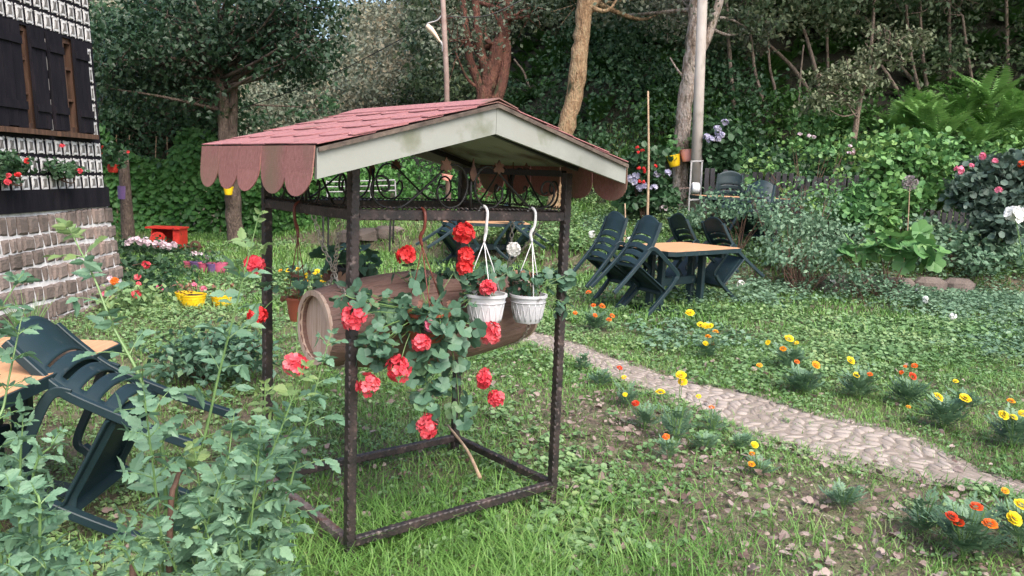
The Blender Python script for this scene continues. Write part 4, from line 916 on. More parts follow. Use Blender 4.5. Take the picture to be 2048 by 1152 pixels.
# ---------------------------------------------------------------- trees
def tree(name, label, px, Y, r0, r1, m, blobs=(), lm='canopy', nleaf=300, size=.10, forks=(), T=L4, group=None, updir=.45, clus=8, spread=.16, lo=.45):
    P = [ad(x, y, Y) if not isinstance(Y, (list, tuple)) else ad(x, y, Y[k]) for k, (x, y) in enumerate(px)]
    b = low(P[0], .15); P[0] = b; t = thing(name, label, 'tree', b, 0, group); g = G(); Q = crv(np.array(P) - b, 5); rr = np.linspace(r0, r1, len(Q)); rr[:3] *= (1.35, 1.15, 1.05); tube(g, Q + rng.normal(size=Q.shape) * r0 * .06, rr * (1 + rng.normal(size=len(Q)) * .05), 11)
    for f, a0, a1 in forks:
        yy = Y if not isinstance(Y, (list, tuple)) else Y[-1]; F_ = crv([ad(x, y, yy) - b for x, y in f], 5); tube(g, F_, np.linspace(a0, a1, len(F_)), 8)
    g.build('trunk', m, t, smooth=True)
    gb = G(); gl = G(); tip = Q[-1]
    for bl in blobs:
        x, y, yy, r = bl[:4]; c = ad(x, y, yy) - b; fl_ = bl[4] if len(bl) > 4 else .7
        j = Q[int(len(Q) * .75)] if len(Q) > 4 else Q[-1]; st_pt = Q[np.argmin(np.linalg.norm(Q - (c - [0, 0, r * .5]), axis=1))]
        mid_ = (st_pt + c) / 2 + rng.normal(size=3) * .15; tube(gb, crv([st_pt, mid_, c], 4), np.linspace(r1 * .42, .010, 9), 6)
        n = int(nleaf * (r / 1.0) ** 1.6); C = shell(c, (r, r, r * fl_), max(4, n // clus), lo); clump(gl, T, C, clus, spread, size, updir, .35, .55)
        for k in range(5): tube(gb, [c + rng.normal(size=3) * .05, c + rv(1)[0] * r * .8], (.012, .004), 4, cap=False)
    if blobs: gb.build('limb', m, t, smooth=True); gl.build('crown', M[lm], t)
    return t
rb = random.Random(5)
def scatter(x0, x1, y0, y1, Ya, Yb, ra, rb_, n, fl_=.7, seed=1):
    r_ = random.Random(seed); return [(r_.uniform(x0, x1), r_.uniform(y0, y1), r_.uniform(Ya, Yb), r_.uniform(ra, rb_), fl_) for _ in range(n)]
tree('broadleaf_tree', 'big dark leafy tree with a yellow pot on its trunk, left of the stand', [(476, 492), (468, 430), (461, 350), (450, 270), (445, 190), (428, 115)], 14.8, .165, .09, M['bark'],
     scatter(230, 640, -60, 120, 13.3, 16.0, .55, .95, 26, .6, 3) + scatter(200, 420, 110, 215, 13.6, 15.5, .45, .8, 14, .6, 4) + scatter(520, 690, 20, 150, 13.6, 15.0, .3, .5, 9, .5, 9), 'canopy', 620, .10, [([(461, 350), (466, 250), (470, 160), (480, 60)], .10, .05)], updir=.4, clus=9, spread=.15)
tree('evergreen_tree', 'dense dark tree behind the house corner, its branches reaching low to the bean hedge', [(330, 470), (325, 400), (335, 300), (345, 180)], 17.5, .16, .10, M['bark'],
     scatter(180, 430, 60, 330, 16.6, 18.5, .7, 1.1, 22, .7, 6) + scatter(200, 640, 210, 320, 17.0, 19.0, .5, .8, 12, .7, 7) + scatter(170, 520, -70, 110, 18, 20, .8, 1.2, 14, .7, 17), 'shrubdark', 560, .11, clus=9, updir=.3)
tree('broadleaf_tree', 'reddish trunk dividing into several stems behind the peak of the stand roof', [(970, 405), (966, 330), (968, 200), (978, 167), (995, 104), (1011, 35), (1018, -30)], 17, .20, .12, M['bark_red'],
     scatter(860, 1080, -80, 110, 16.5, 19, .5, .9, 16, .6, 8) , 'forest_olive', 330, .085, [([(968, 215), (960, 174), (940, 121), (933, 70), (923, -20)], .11, .06), ([(970, 205), (974, 156), (962, 104), (953, 35), (950, -20)], .12, .07), ([(975, 215), (995, 195), (1009, 139), (1012, 87), (1000, 60)], .13, .09)], updir=.4)
tree('broadleaf_tree', 'ochre mossy trunk leaning behind the right slope of the stand roof', [(1112, 415), (1118, 340), (1130, 267), (1151, 174), (1162, 87), (1168, 10), (1172, -60)], 15.6, .185, .14, M['bark_ochre'],
     scatter(1040, 1340, -110, 20, 15.2, 19, .5, .9, 10, .6, 10), 'forest_olive', 420, .09, [([(1166, 35), (1185, 15), (1215, -30)], .09, .05)])
tree('broadleaf_tree', 'pale mottled trunk forking behind the concrete pole, with two pots hung on it', [(1363, 436), (1361, 380), (1364, 278), (1374, 174), (1383, 104), (1392, 0), (1398, -60)], 15.6, .17, .12, M['bark_pale'],
     scatter(1210, 1500, -100, 60, 15.6, 19, .45, .85, 12, .6, 11), 'forest_olive', 430, .09, [([(1384, 135), (1400, 105), (1417, 70), (1440, 0), (1455, -50)], .10, .07), ([(1373, 160), (1355, 140), (1340, 115)], .03, .012)])
THIN = [([(1636, 214), (1588, 139), (1534, 87)], 'grey stem leaning far left out of the pale hazel foliage', .06), ([(1650, 235), (1626, 122), (1605, 52)], 'grey stem rising just right of the left leaning one', .055), ([(1538, 240), (1520, 180), (1509, 139), (1500, 60)], 'thin brown stem on the slope right of the concrete pole, leftmost', .045),
        ([(1566, 228), (1548, 170), (1539, 132), (1535, 60)], 'thin brown stem on the slope, second to the right of the pole', .04), ([(1815, 215), (1785, 165), (1762, 130)], 'mossy slanting stem under the pale hazel foliage', .055), ([(1860, 196), (1825, 160), (1795, 125), (1770, 90)], 'long slanting stem crossing behind the mossy one', .05),
        ([(1897, 190), (1899, 100), (1898, 20), (1900, -40)], 'straight upright slender trunk above the right fern bank', .05), ([(1948, 203), (1942, 150), (1933, 94), (1925, 30)], 'slender trunk right of the straight upright one', .045), ([(1655, 190), (1655, 115), (1653, 40)], 'slender trunk standing behind the pale hazel foliage', .045),
        ([(1859, 210), (1850, 150), (1843, 87), (1840, 0)], 'slender brown trunk left of the straight upright one', .05), ([(2016, 190), (2014, 62), (2012, -20)], 'slender trunk near the right edge above the ferns', .05), ([(1848, 217), (1833, 160), (1820, 97), (1812, 10)], 'slender trunk between the slanting stems', .045),
        ([(1601, 245), (1598, 190), (1607, 90)], 'very thin stem just left of the hazel foliage', .03), ([(1066, 200), (1050, 150), (1028, 118)], 'bare twiggy stem right of the red trunk', .035), ([(1250, 210), (1210, 225), (1165, 240)], 'thin branch sloping behind the leaning ochre trunk', .02), ([(1700, 250), (1735, 150), (1745, 60), (1750, -30)], 'dim slender trunk behind the middle of the hazel foliage', .05), ([(1470, 250), (1462, 150), (1455, 40), (1450, -30)], 'dim slender trunk just right of the concrete pole', .05)]
for k, (P, lab, r) in enumerate(THIN):
    h0 = hit(*P[0]); Y = min(h0[1], 21.0) + .2; bl = []
    if len(P) > 3: x, y = P[-1]; bl = scatter(x - 60, x + 60, y - 60, y + 10, Y - .5, Y + .8, .35, .6, 3, .5, 40 + k)
    tree('slender_tree', lab, P, Y, r, r * .6, M['bark_thin'], bl, 'forest', 150, .11)
hz = tree('hazel_tree', 'hazel with pale grey green leaves spreading over the dark slope at right', [(1700, 330), (1712, 250), (1730, 170), (1770, 110)], 15.5, .06, .035, M['bark_thin'],
     [(1635, 195, 15.3, .30, .4), (1665, 170, 15.3, .36, .4), (1700, 150, 15.3, .38, .4), (1740, 165, 15.2, .32, .45), (1640, 150, 15.4, .28, .4), (1690, 200, 15.3, .28, .4), (1720, 130, 15.4, .32, .4), (1745, 105, 15.3, .34, .35), (1790, 90, 15.3, .34, .4), (1820, 70, 15.4, .30, .35), (1765, 60, 15.4, .25, .35), (1840, 85, 15.4, .24, .35), (1800, 125, 15.2, .22, .4), (1620, 215, 15.3, .2, .4), (1655, 218, 15.3, .2, .4)], 'hazel', 1100, .085, T=LO, updir=.6, clus=6, spread=.09, lo=.3)

# ---------------------------------------------------------------- woodland masses, undergrowth and hedge
def mass(name, lab, cat, C, Rr, m, per, size, T=L4, clus=8, spread=.22, updir=.4, fl_=.65):
    g = G()
    for c, r in zip(C, Rr):
        n = int(per * r ** 1.7); clump(g, T, shell(c, (r, r, r * fl_), max(3, n // clus), .5), clus, spread, size, updir, .3, .6)
    return tag(g.build(name, M[m]), lab, cat, kind='stuff')
def blobs3(n, xr, yr, hr, rr):
    x = rng.uniform(*xr, n); y = rng.uniform(*yr, n); h = rng.uniform(*hr, n); return np.stack([x, y, gh(x, y) + h], 1), rng.uniform(*rr, n)
C, Q = blobs3(110, (1, 18), (19, 30), (.1, 1.2), (.5, 1.0)); mass('undergrowth', 'dim bushes scattered high on the wooded slope', 'undergrowth', C, Q, 'forest', 600, .12)
C, Q = blobs3(190, (1.2, 17), (17.5, 29), (1.7, 7.5), (.6, 1.2)); mass('woodland', 'dark woodland canopy covering the upper slope at right', 'woodland', C, Q, 'forest', 900, .125)
C, Q = blobs3(90, (-3.5, 5), (20, 31), (.4, 7), (.7, 1.3)); mass('woodland', 'mid green woodland on the slope behind the roof and the trunks', 'woodland', C, Q, 'forest', 800, .14)
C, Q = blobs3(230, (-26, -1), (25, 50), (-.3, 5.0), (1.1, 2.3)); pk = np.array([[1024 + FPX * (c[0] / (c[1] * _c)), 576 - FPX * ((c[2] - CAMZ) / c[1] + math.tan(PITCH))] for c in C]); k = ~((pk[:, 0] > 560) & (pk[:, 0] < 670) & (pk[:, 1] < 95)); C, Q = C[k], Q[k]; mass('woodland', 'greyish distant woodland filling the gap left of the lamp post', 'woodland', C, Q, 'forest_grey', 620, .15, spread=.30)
C, Q = blobs3(64, (2.5, 15), (13, 22), (6.5, 10), (.9, 1.4)); C[:, 2] = np.maximum(C[:, 2], 8.6); mass('added_shade_canopy', 'unseen leaf canopy added above the view to shade the slope', 'woodland', C, Q, 'forest', 420, .17)  # out of view, added to block the sky and darken the slope
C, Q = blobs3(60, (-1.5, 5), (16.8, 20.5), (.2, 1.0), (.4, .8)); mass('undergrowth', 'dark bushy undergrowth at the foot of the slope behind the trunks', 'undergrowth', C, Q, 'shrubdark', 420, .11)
C, Q = blobs3(46, (-5.2, .2), (15.8, 18.6), (.1, .9), (.4, .75)); mass('undergrowth', 'green bushes behind the bench and the stand', 'undergrowth', C, Q, 'bean', 330, .10)
# bean hedge
hg = thing('bean_hedge', 'tall wall of bright green climbing beans behind the red cart', 'hedge', low((-6.6, 16.6, 0), 0)); g = G(); n = 9500
x = rng.uniform(-9.6, -3.8, n); zt = 1.45 + .95 * vn(x, x * 0, 2.3) - .35 * ss((x + 5.4) / 1.2); z = rng.random(n) ** .8 * zt; y = 16.3 + .45 * vn(x, z, 1.6) + rng.random(n) * .25
P = np.stack([x, y, z + gh(x, y)], 1) - np.array(hg.location); leaves(g, LR, P, unit(rv(n) * .7 + [0, -.3, -.8]), rv(n) * .45 + [0, -.7, .6], .12 * (.6 + .7 * rng.random(n))); g.build('foliage', M['bean'], hg)
g = G()
for k in range(16):
    x = -9.4 + k * .36; tube(g, [np.array([x, 16.75, -.1]) - np.array(hg.location) + [0, 0, 0], np.array([x + rng.normal() * .05, 16.8, 2.0]) - np.array(hg.location)], (.018, .012), 5)
g.build('bean_pole', M['twig'], hg).__setitem__('kind', 'stuff')
# ferns
def fern_mesh(g, c, L, nf, tilt=.9, arch=1.0, seed=0):
    for k in range(nf):
        a = 2 * math.pi * k / nf + rng.normal() * .25; l = L * rng.uniform(.7, 1.1); e0 = rng.uniform(.85, 1.25); n = 18; s = np.linspace(0, 1, n + 1); el = e0 - s * arch * rng.uniform(.9, 1.3)
        dx = np.cumsum(np.cos(el)) * l / n; dz = np.cumsum(np.sin(el)) * l / n; P = np.c_[dx * math.cos(a), dx * math.sin(a), dz] + c; P = np.vstack([c, P[:-1]]); T_ = np.gradient(P, axis=0); T_ = unit(T_)
        side = np.array([-math.sin(a), math.cos(a), 0]); nrm = np.cross(side, T_) * -1; nrm[nrm[:, 2] < 0] *= -1
        env = np.sin(np.clip(s * 1.02 + .12, 0, 1) * math.pi) ** .7 * l * .24; i = np.arange(2, n + 1)
        for sg in (-1, 1): leaves(g, LN, P[i], unit(side * sg + T_[i] * .55 + [0, 0, -.15]), nrm[i], env[i] + .01, 1.15)
        leaves(g, LN, P[-1:] , T_[-1:], nrm[-1:], l * .1, 1.2)
def fern_proto(nm, m, lab, L=.75, nf=9):
    t = thing(nm, lab, 'fern'); g = G(); fern_mesh(g, np.zeros(3), L, nf); g.build('fronds', M[m], t); return t
FR = [fern_proto('fern', 'fernlight', 'light green fern on the bank at the right', .85, 11), fern_proto('fern', 'fernlight', '', .85, 9)]
FP_ = [(1850, 245, 'yellow green fern highest on the bank, left of its group'), (1925, 225, 'light green fern standing tallest above the bank'), (1985, 262, 'light fern in the middle of the right bank'), (2030, 215, 'light fern at the right edge of the bank'), (1880, 275, 'light fern just above the round green shrub'), (1945, 290, 'drooping light fern low on the right bank'), (2010, 305, 'light fern above the purple leaved shrub'), (1830, 232, 'small light fern beside the slanting stems'), (1975, 210, 'light fern between the two tallest ones'), (2040, 260, 'broad fern half cut by the right edge'), (1905, 250, 'small fern nestling under the tallest one'), (1800, 262, 'dim fern left of the yellow green one')]
for k, (px, py, lab) in enumerate(FP_):
    o = FR[k] if k < 2 else copy_tree(FR[k % 2]); p = ad(px, py + 6, 15.0 + .25 * (k % 4)); zg = float(gh(p[0], p[1])); o.location = (p[0], p[1], max(p[2], zg) if p[2] - zg < .5 else p[2]); o.rotation_euler = (0, 0, k * 1.7); o.scale = (1.0 + .15 * (k % 3),) * 3; o['label'] = lab
    if p[2] > zg + .05:      # the bank under it is the leafy mass built below
        pass
g = G()
for k in range(900):
    x = rng.uniform(-1, 14); y = rng.uniform(15.6, 26); 
    if y < 15.6 + max(0, 2 - x) * 1.1: continue
    fern_mesh(g, np.array([x, y, float(gh(x, y))]), rng.uniform(.4, .8), 6)
tag(g.build('fern_carpet', M['fern']), 'carpet of dark green ferns over the shaded slope', 'ferns', kind='stuff')
C, Q = blobs3(70, (4.4, 12), (15.0, 16.6), (.0, .8), (.35, .6)); C[:, 2] = np.maximum(C[:, 2] + .2, 1.5 + (C[:, 0] - 4) * .14 + rng.normal(size=70) * .2); mass('bank_growth', 'bright leafy growth covering the bank below the light ferns', 'undergrowth', C, Q, 'shrub', 520, .085, T=LR, fl_=.6)
C, Q = blobs3(36, (3.6, 6.6), (15.0, 16.2), (.1, .9), (.35, .6)); mass('ivy_bank', 'dark ivy mound rising behind the picket fence', 'undergrowth', C, Q, 'shrubdark', 620, .075, T=LR)
C, Q = blobs3(120, (2.6, 12), (16.4, 18.5), (.0, .5), (.35, .6)); mass('undergrowth', 'low dark growth between the stems on the right slope', 'undergrowth', C, Q, 'fern', 300, .10)

# ---------------------------------------------------------------- ground cover
def place_xy(n, x0, x1, y0, y1, power=1.0):
    """random points, denser towards the viewer, inside the field of view"""
    y = y0 + (y1 - y0) * rng.random(n) ** power; x = rng.uniform(x0, x1, n); k = (x > -y * .72 - .6) & (x < y * .70 + .6); return x[k], y[k]
def offpath(x, y, keep=.03):
    k = inpoly(x, y, PATHPOLY); return ~k | (rng.random(len(x)) < keep)
def inhouse(x, y): return (x < HC[0] + .12) & (y < HC[1] + .1)
def bare(x, y):
    b = .80 * np.exp(-(((x - 1.45) / .95) ** 2 + ((y - 3.1) / .75) ** 2)) * .9 * (.4 + 1.2 * vn(x, y, 2.4, 61)) + np.exp(-(((x - .65) / .40) ** 2 + ((y - 4.75) / .70) ** 2)) * 1.1 + np.exp(-(((x - 1.9) / .6) ** 2 + ((y - 4.0) / .5) ** 2)) * .4
    return b
def blades(g, x, y, h, w_, lean=.5):
    n = len(x); z = gh(x, y) - .004; a = rng.random(n) * 2 * math.pi; D = np.stack([np.cos(a), np.sin(a)], 1); S = np.stack([-D[:, 1], D[:, 0]], 1); b = lean * (.3 + rng.random(n)) * h; V = np.zeros((n, 7, 3))
    for k, (t, ww) in enumerate(((0, 1), (.4, .85), (.75, .55))):
        o = b * t * t; cx = x + D[:, 0] * o; cy = y + D[:, 1] * o; cz = z + h * t * (1 - .25 * t * lean)
        for s, sg in ((0, -1), (1, 1)): V[:, k * 2 + s] = np.stack([cx + sg * S[:, 0] * w_ * ww / 2, cy + sg * S[:, 1] * w_ * ww / 2, cz], 1)
    V[:, 6] = np.stack([x + D[:, 0] * b, y + D[:, 1] * b, z + h * (1 - .25 * lean)], 1); i = np.arange(n)[:, None] * 7
    F4 = np.concatenate([i + np.array([[0, 1, 3, 2]]), i + np.array([[2, 3, 5, 4]])]); g.add(V.reshape(-1, 3), [F4, i + np.array([[4, 5, 6]])])
g = G()
x, y = place_xy(9000, -1, 3.5, 3.4, 8, 1.0); k = inpoly(x, y, PATHPOLY) & (vn(x, y, 3, 44) > .55); x, y = x[k], y[k]; blades(g, x, y, .015 + .03 * rng.random(len(x)), .0035 + 0 * x, 1.0)
x, y = place_xy(150000, -6, 6, 1.6, 8.5, 1.4); d = vn(x, y, 1.4, 9) * .6 + vn(x, y, 5, 2) * .5 - bare(x, y); k = (rng.random(len(x)) < np.clip(d * 1.15, .03, 1)) & offpath(x, y, .015) & ~inhouse(x, y); x, y = x[k], y[k]
lush = np.exp(-(((x - .05) / .95) ** 2 + ((y - 2.7) / .85) ** 2)); hh = (.035 + .05 * rng.random(len(x)) + .10 * lush * rng.random(len(x)) ** .6) * (.6 + .8 * vn(x, y, 2.5, 4)); blades(g, x, y, hh, .0034 + .003 * rng.random(len(x)) + hh * .01, .95)
x, y = place_xy(34000, -1.3, 1.5, 1.9, 3.7, 1.0); lush = np.exp(-(((x - .05) / .8) ** 2 + ((y - 2.6) / .7) ** 2)); k = rng.random(len(x)) < lush * (.25 + vn(x, y, 3, 8)); x, y = x[k], y[k]; hh = (.05 + .14 * rng.random(len(x)) ** 1.6) * (.5 + .9 * vn(x, y, 3.5, 14)); blades(g, x, y, hh, .0036 + .0034 * rng.random(len(x)), 1.15)
x, y = place_xy(150000, -1.6, 4.4, 1.8, 7.5, 1.1); d = .35 + .6 * vn(x, y, 2.2, 71) - .6 * bare(x, y); k = (rng.random(len(x)) < np.clip(d, .04, 1)) & offpath(x, y, .01); x, y = x[k], y[k]; blades(g, x, y, .02 + .055 * rng.random(len(x)) ** 1.4, .0032 + .0034 * rng.random(len(x)), 1.1)
x, y = place_xy(120000, -13, 11, 8, 17.5, 1.0); k = (rng.random(len(x)) < np.clip(vn(x, y, 1.1, 9) * 1.3, .1, 1)) & ~inhouse(x, y); x, y = x[k], y[k]; hh = .05 + .09 * rng.random(len(x)) + .10 * ss((x + 5) / 3) * ss((y - 10) / 2) * rng.random(len(x)); blades(g, x, y, hh, .012 + .008 * rng.random(len(x)), .7)
tag(g.build('grass', M['grass']), 'green grass growing through the whole garden lawn', 'grass', kind='stuff')
def weeds(g, x, y, nl, r, hgt, size, T=LR, wild=.5):
    n = len(x); k = np.repeat(np.arange(n), nl); a = rng.random(n * nl) * 2 * math.pi; q = rng.random(n * nl); rr = (r if np.ndim(r) == 0 else r[k]) * (.3 + .7 * q); h = (hgt if np.ndim(hgt) == 0 else hgt[k]) * (1.0 - .55 * q) * (.7 + .5 * rng.random(n * nl))
    P = np.stack([x[k] + rr * np.cos(a), y[k] + rr * np.sin(a), gh(x[k], y[k]) + h], 1); D = np.stack([np.cos(a), np.sin(a), .1 - .5 * rng.random(n * nl)], 1); U = np.stack([wild * rng.normal(size=n * nl), wild * rng.normal(size=n * nl), np.ones(n * nl)], 1); sz = (size if np.ndim(size) == 0 else size[k]) * (.5 + .9 * rng.random(n * nl)); leaves(g, T, P - D * sz[:, None] * .5, D, U, sz)
g = G()
x, y = place_xy(34000, -6, 7, 1.8, 9, 1.35); d = vn(x, y, .9, 21) * .8 + vn(x, y, 4, 12) * .5 - bare(x, y) * .8 - .15; d -= .5 * np.exp(-(((x - .05) / .9) ** 2 + ((y - 2.6) / .6) ** 2)); k = (rng.random(len(x)) < np.clip(d * 1.5, .02, 1)) & offpath(x, y, .02) & ~inhouse(x, y); x, y = x[k], y[k]
tall = 1 + .8 * ss((x - 1.5) / 2) * ss((y - 6) / 2); tall = tall * (.55 + .75 * vn(x, y, 1.3, 91)); weeds(g, x, y, 7, .04 * tall, .045 * tall, .026 * tall)
x, y = place_xy(27000, -6.5, 10, 7.5, 17, 1.0); d = vn(x, y, 1.1, 21) * .9 + vn(x, y, 3, 22) * .5 + .1 * ss((x - .5) / 2) - .42; k = (rng.random(len(x)) < np.clip(d * 1.3, .05, 1)) & offpath(x, y, .02) & ~inhouse(x, y); x, y = x[k], y[k]; bed = ss((y - edge_y(x)) / .4) * ss((x + 2) / 2); hv = .4 + .85 * vn(x, y, 1.7, 33); q = rng.random(len(x)) < .5; weeds(g, x[q], y[q], 8, .08 * hv[q], (.055 + .20 * bed[q] * vn(x[q], y[q], .8, 31)) * hv[q], (.045 + .02 * bed[q]) * hv[q]); q = ~q; weeds(g, x[q], y[q], 9, .09, (.09 + .2 * bed[q]) * hv[q], .05 * hv[q], L4, .8)
tag(g.build('weeds', M['weed']), 'low broad leaved weeds and clover covering the lawn', 'weeds', kind='stuff')
g = G()
x, y = place_xy(12000, 1.2, 9, 6.5, 15, 1.0); d = vn(x, y, .8, 41) + .55 * np.exp(-((y - edge_y(x)) / 1.2) ** 2) * ss((x - 2.8) / 1) - .3; k = (rng.random(len(x)) < np.clip(d, 0, 1)) & offpath(x, y, 0); x, y = x[k], y[k]; weeds(g, x, y, 10, .12, .10 + .28 * vn(x, y, .9, 51) * ss((y - 9) / 2), .055, L4)
tag(g.build('border_growth', M['feather']), 'bluish green leafy growth thickening towards the raised border at right', 'undergrowth', kind='stuff')
g = G(); x, y = place_xy(20000, -3, 4.2, 1.9, 6.8, 1.2); k = (rng.random(len(x)) < np.clip(.06 + bare(x, y) * 1.0 * (.3 + vn(x, y, 3, 81)) + .25 * np.exp(-((x - 1.2) / 1.5) ** 2), 0, 1)) & offpath(x, y, .10); x, y = x[k], y[k]; n = len(x)
U = unit(np.stack([rng.normal(size=n) * .9, rng.normal(size=n) * .9, np.ones(n)], 1)); leaves(g, LO, np.stack([x, y, gh(x, y) + .018 + .012 * rng.random(n)], 1), np.stack([rng.normal(size=n), rng.normal(size=n), rng.normal(size=n) * .25], 1), U, .014 + .05 * rng.random(n) ** 2.6, 1.1)
tag(g.build('fallen_leaves', M['dead']), 'curled brown and pinkish fallen leaves on the bare ground', 'leaves', kind='stuff')
g = G(); x, y = place_xy(9000, -.5, 4.2, 2, 6.6, 1.1); k = (rng.random(len(x)) < np.clip(bare(x, y) * 1.1 - .05, .01, 1)) & offpath(x, y, .0); x, y = x[k], y[k]; n = len(x); r = .003 + .014 * rng.random(n) ** 4
OC = np.array([(1, 0, 0), (-1, 0, 0), (0, 1, 0), (0, -1, 0), (0, 0, 1), (0, 0, -1), ], float); OV = unit(np.array([(sx, sy, sz) for sx in (-1, 1) for sy in (-1, 1) for sz in (-1, 1)], float)); 
ico = np.array([(math.cos(a), math.sin(a), 0) for a in np.arange(6) * math.pi / 3] + [(.55 * math.cos(a), .55 * math.sin(a), .75) for a in np.arange(6) * math.pi / 3 + .5] + [(0, 0, .85)])
IF3 = [(i, (i + 1) % 6, 6 + i) for i in range(6)] + [((i + 1) % 6, 6 + (i + 1) % 6, 6 + i) for i in range(6)] + [(6 + i, 6 + (i + 1) % 6, 12) for i in range(6)]
V = ico[None] * r[:, None, None] * np.stack([1 + .5 * rng.random(n), np.ones(n), .5 + .3 * rng.random(n)], 1)[:, None]; V = V * (1 + .12 * rng.normal(size=(n, 13, 1))); V = V + np.stack([x, y, gh(x, y) + .001], 1)[:, None]
g.add(V.reshape(-1, 3), (np.array(IF3)[None] + (np.arange(n) * 13)[:, None, None]).reshape(-1, 3)); tag(g.build('gravel', M['pebble']), 'loose gravel scattered on the bare patches beside the path', 'gravel', kind='stuff')

# ---------------------------------------------------------------- marigolds
def mari_flower(g, c, r, ax=None):
    ax = unit(np.array([0, -.45, .9]) + rng.normal(size=3) * .22) if ax is None else ax; x, y, _ = frame_from(ax)
    for ring, (rr, hh, n, sz) in enumerate(((.50, .0, 14, .62), (.38, .14, 12, .52), (.22, .26, 9, .44), (.05, .34, 6, .34))):
        a = np.arange(n) * 2 * math.pi / n + rng.random(n) * .35 + ring * .3; D = unit(np.outer(np.cos(a), x) + np.outer(np.sin(a), y) + ax * (.10 + .28 * ring)); C = c + ax * r * hh
        leaves(g, PET, C + D * r * rr * .8, D, np.repeat([ax], n, 0) + rv(n) * .25, r * sz * (.85 + .3 * rng.random(n)), 1.3)
def marigold(px, py, fls, label, h=.18, r=.10, nl=46, Ym=None, name='marigold_plant', cat='marigold plant', m='marigold_leaf', group=None):
    b = low(hit(px, py), 0); t = thing(name, label, cat, b, 0, group); g, gs = G(), G()
    for k in range(nl):      # finely divided leaves
        q = rng.random(); a = rng.random() * 6.3; rad = r * (.25 + .75 * rng.random()); z = h * (.12 + .8 * q); s0 = np.array([math.cos(a) * rad * .25, math.sin(a) * rad * .25, z * .75]); D = unit(np.array([math.cos(a), math.sin(a), .35 + 1.1 * rng.random()])); L_ = rad * .95 * (1 - .3 * q) + .02; n = 6; s = np.linspace(.15, 1, n); P = s0 + D * L_ * s[:, None] + np.array([0, 0, -1]) * (s[:, None] ** 2) * L_ * .25
        side = unit(np.cross(D, [0, 0, 1])); U = np.cross(side, D)
        for sg in (-1, 1): leaves(g, LN, P, unit(side * sg + D * .6), np.repeat([U], n, 0), L_ * .30 * np.sin(s * 2.6 + .3) + .006, 1.3)
        leaves(g, LN, P[-1:], D, U, L_ * .35, 1.5)
    for k in range(7): a = rng.random() * 6.3; tube(gs, [(0, 0, 0), (r * .4 * math.cos(a), r * .4 * math.sin(a), h * .85)], (.003, .002), 4)
    for fx, fy, fr, fm in fls:
        c = ad(fx, fy, b[1] - .04 + rng.normal() * .02) - b; gf = G(); rw = fr * b[1] / FPX * 1.0; mari_flower(gf, c, rw); gf.build('flower', M[fm], t); tube(gs, crv([(c[0] * .3, c[1] * .3, h * .4), c * .8 + [0, 0, -.01], c - [0, 0, rw * .3]], 3), .0022, 5)
    g.build('foliage', M[m], t); gs.build('stem', M['greenstem'], t); return t
Yl, Am, Or, Ru = 'f_yellow', 'f_amber', 'f_orange', 'f_rust'
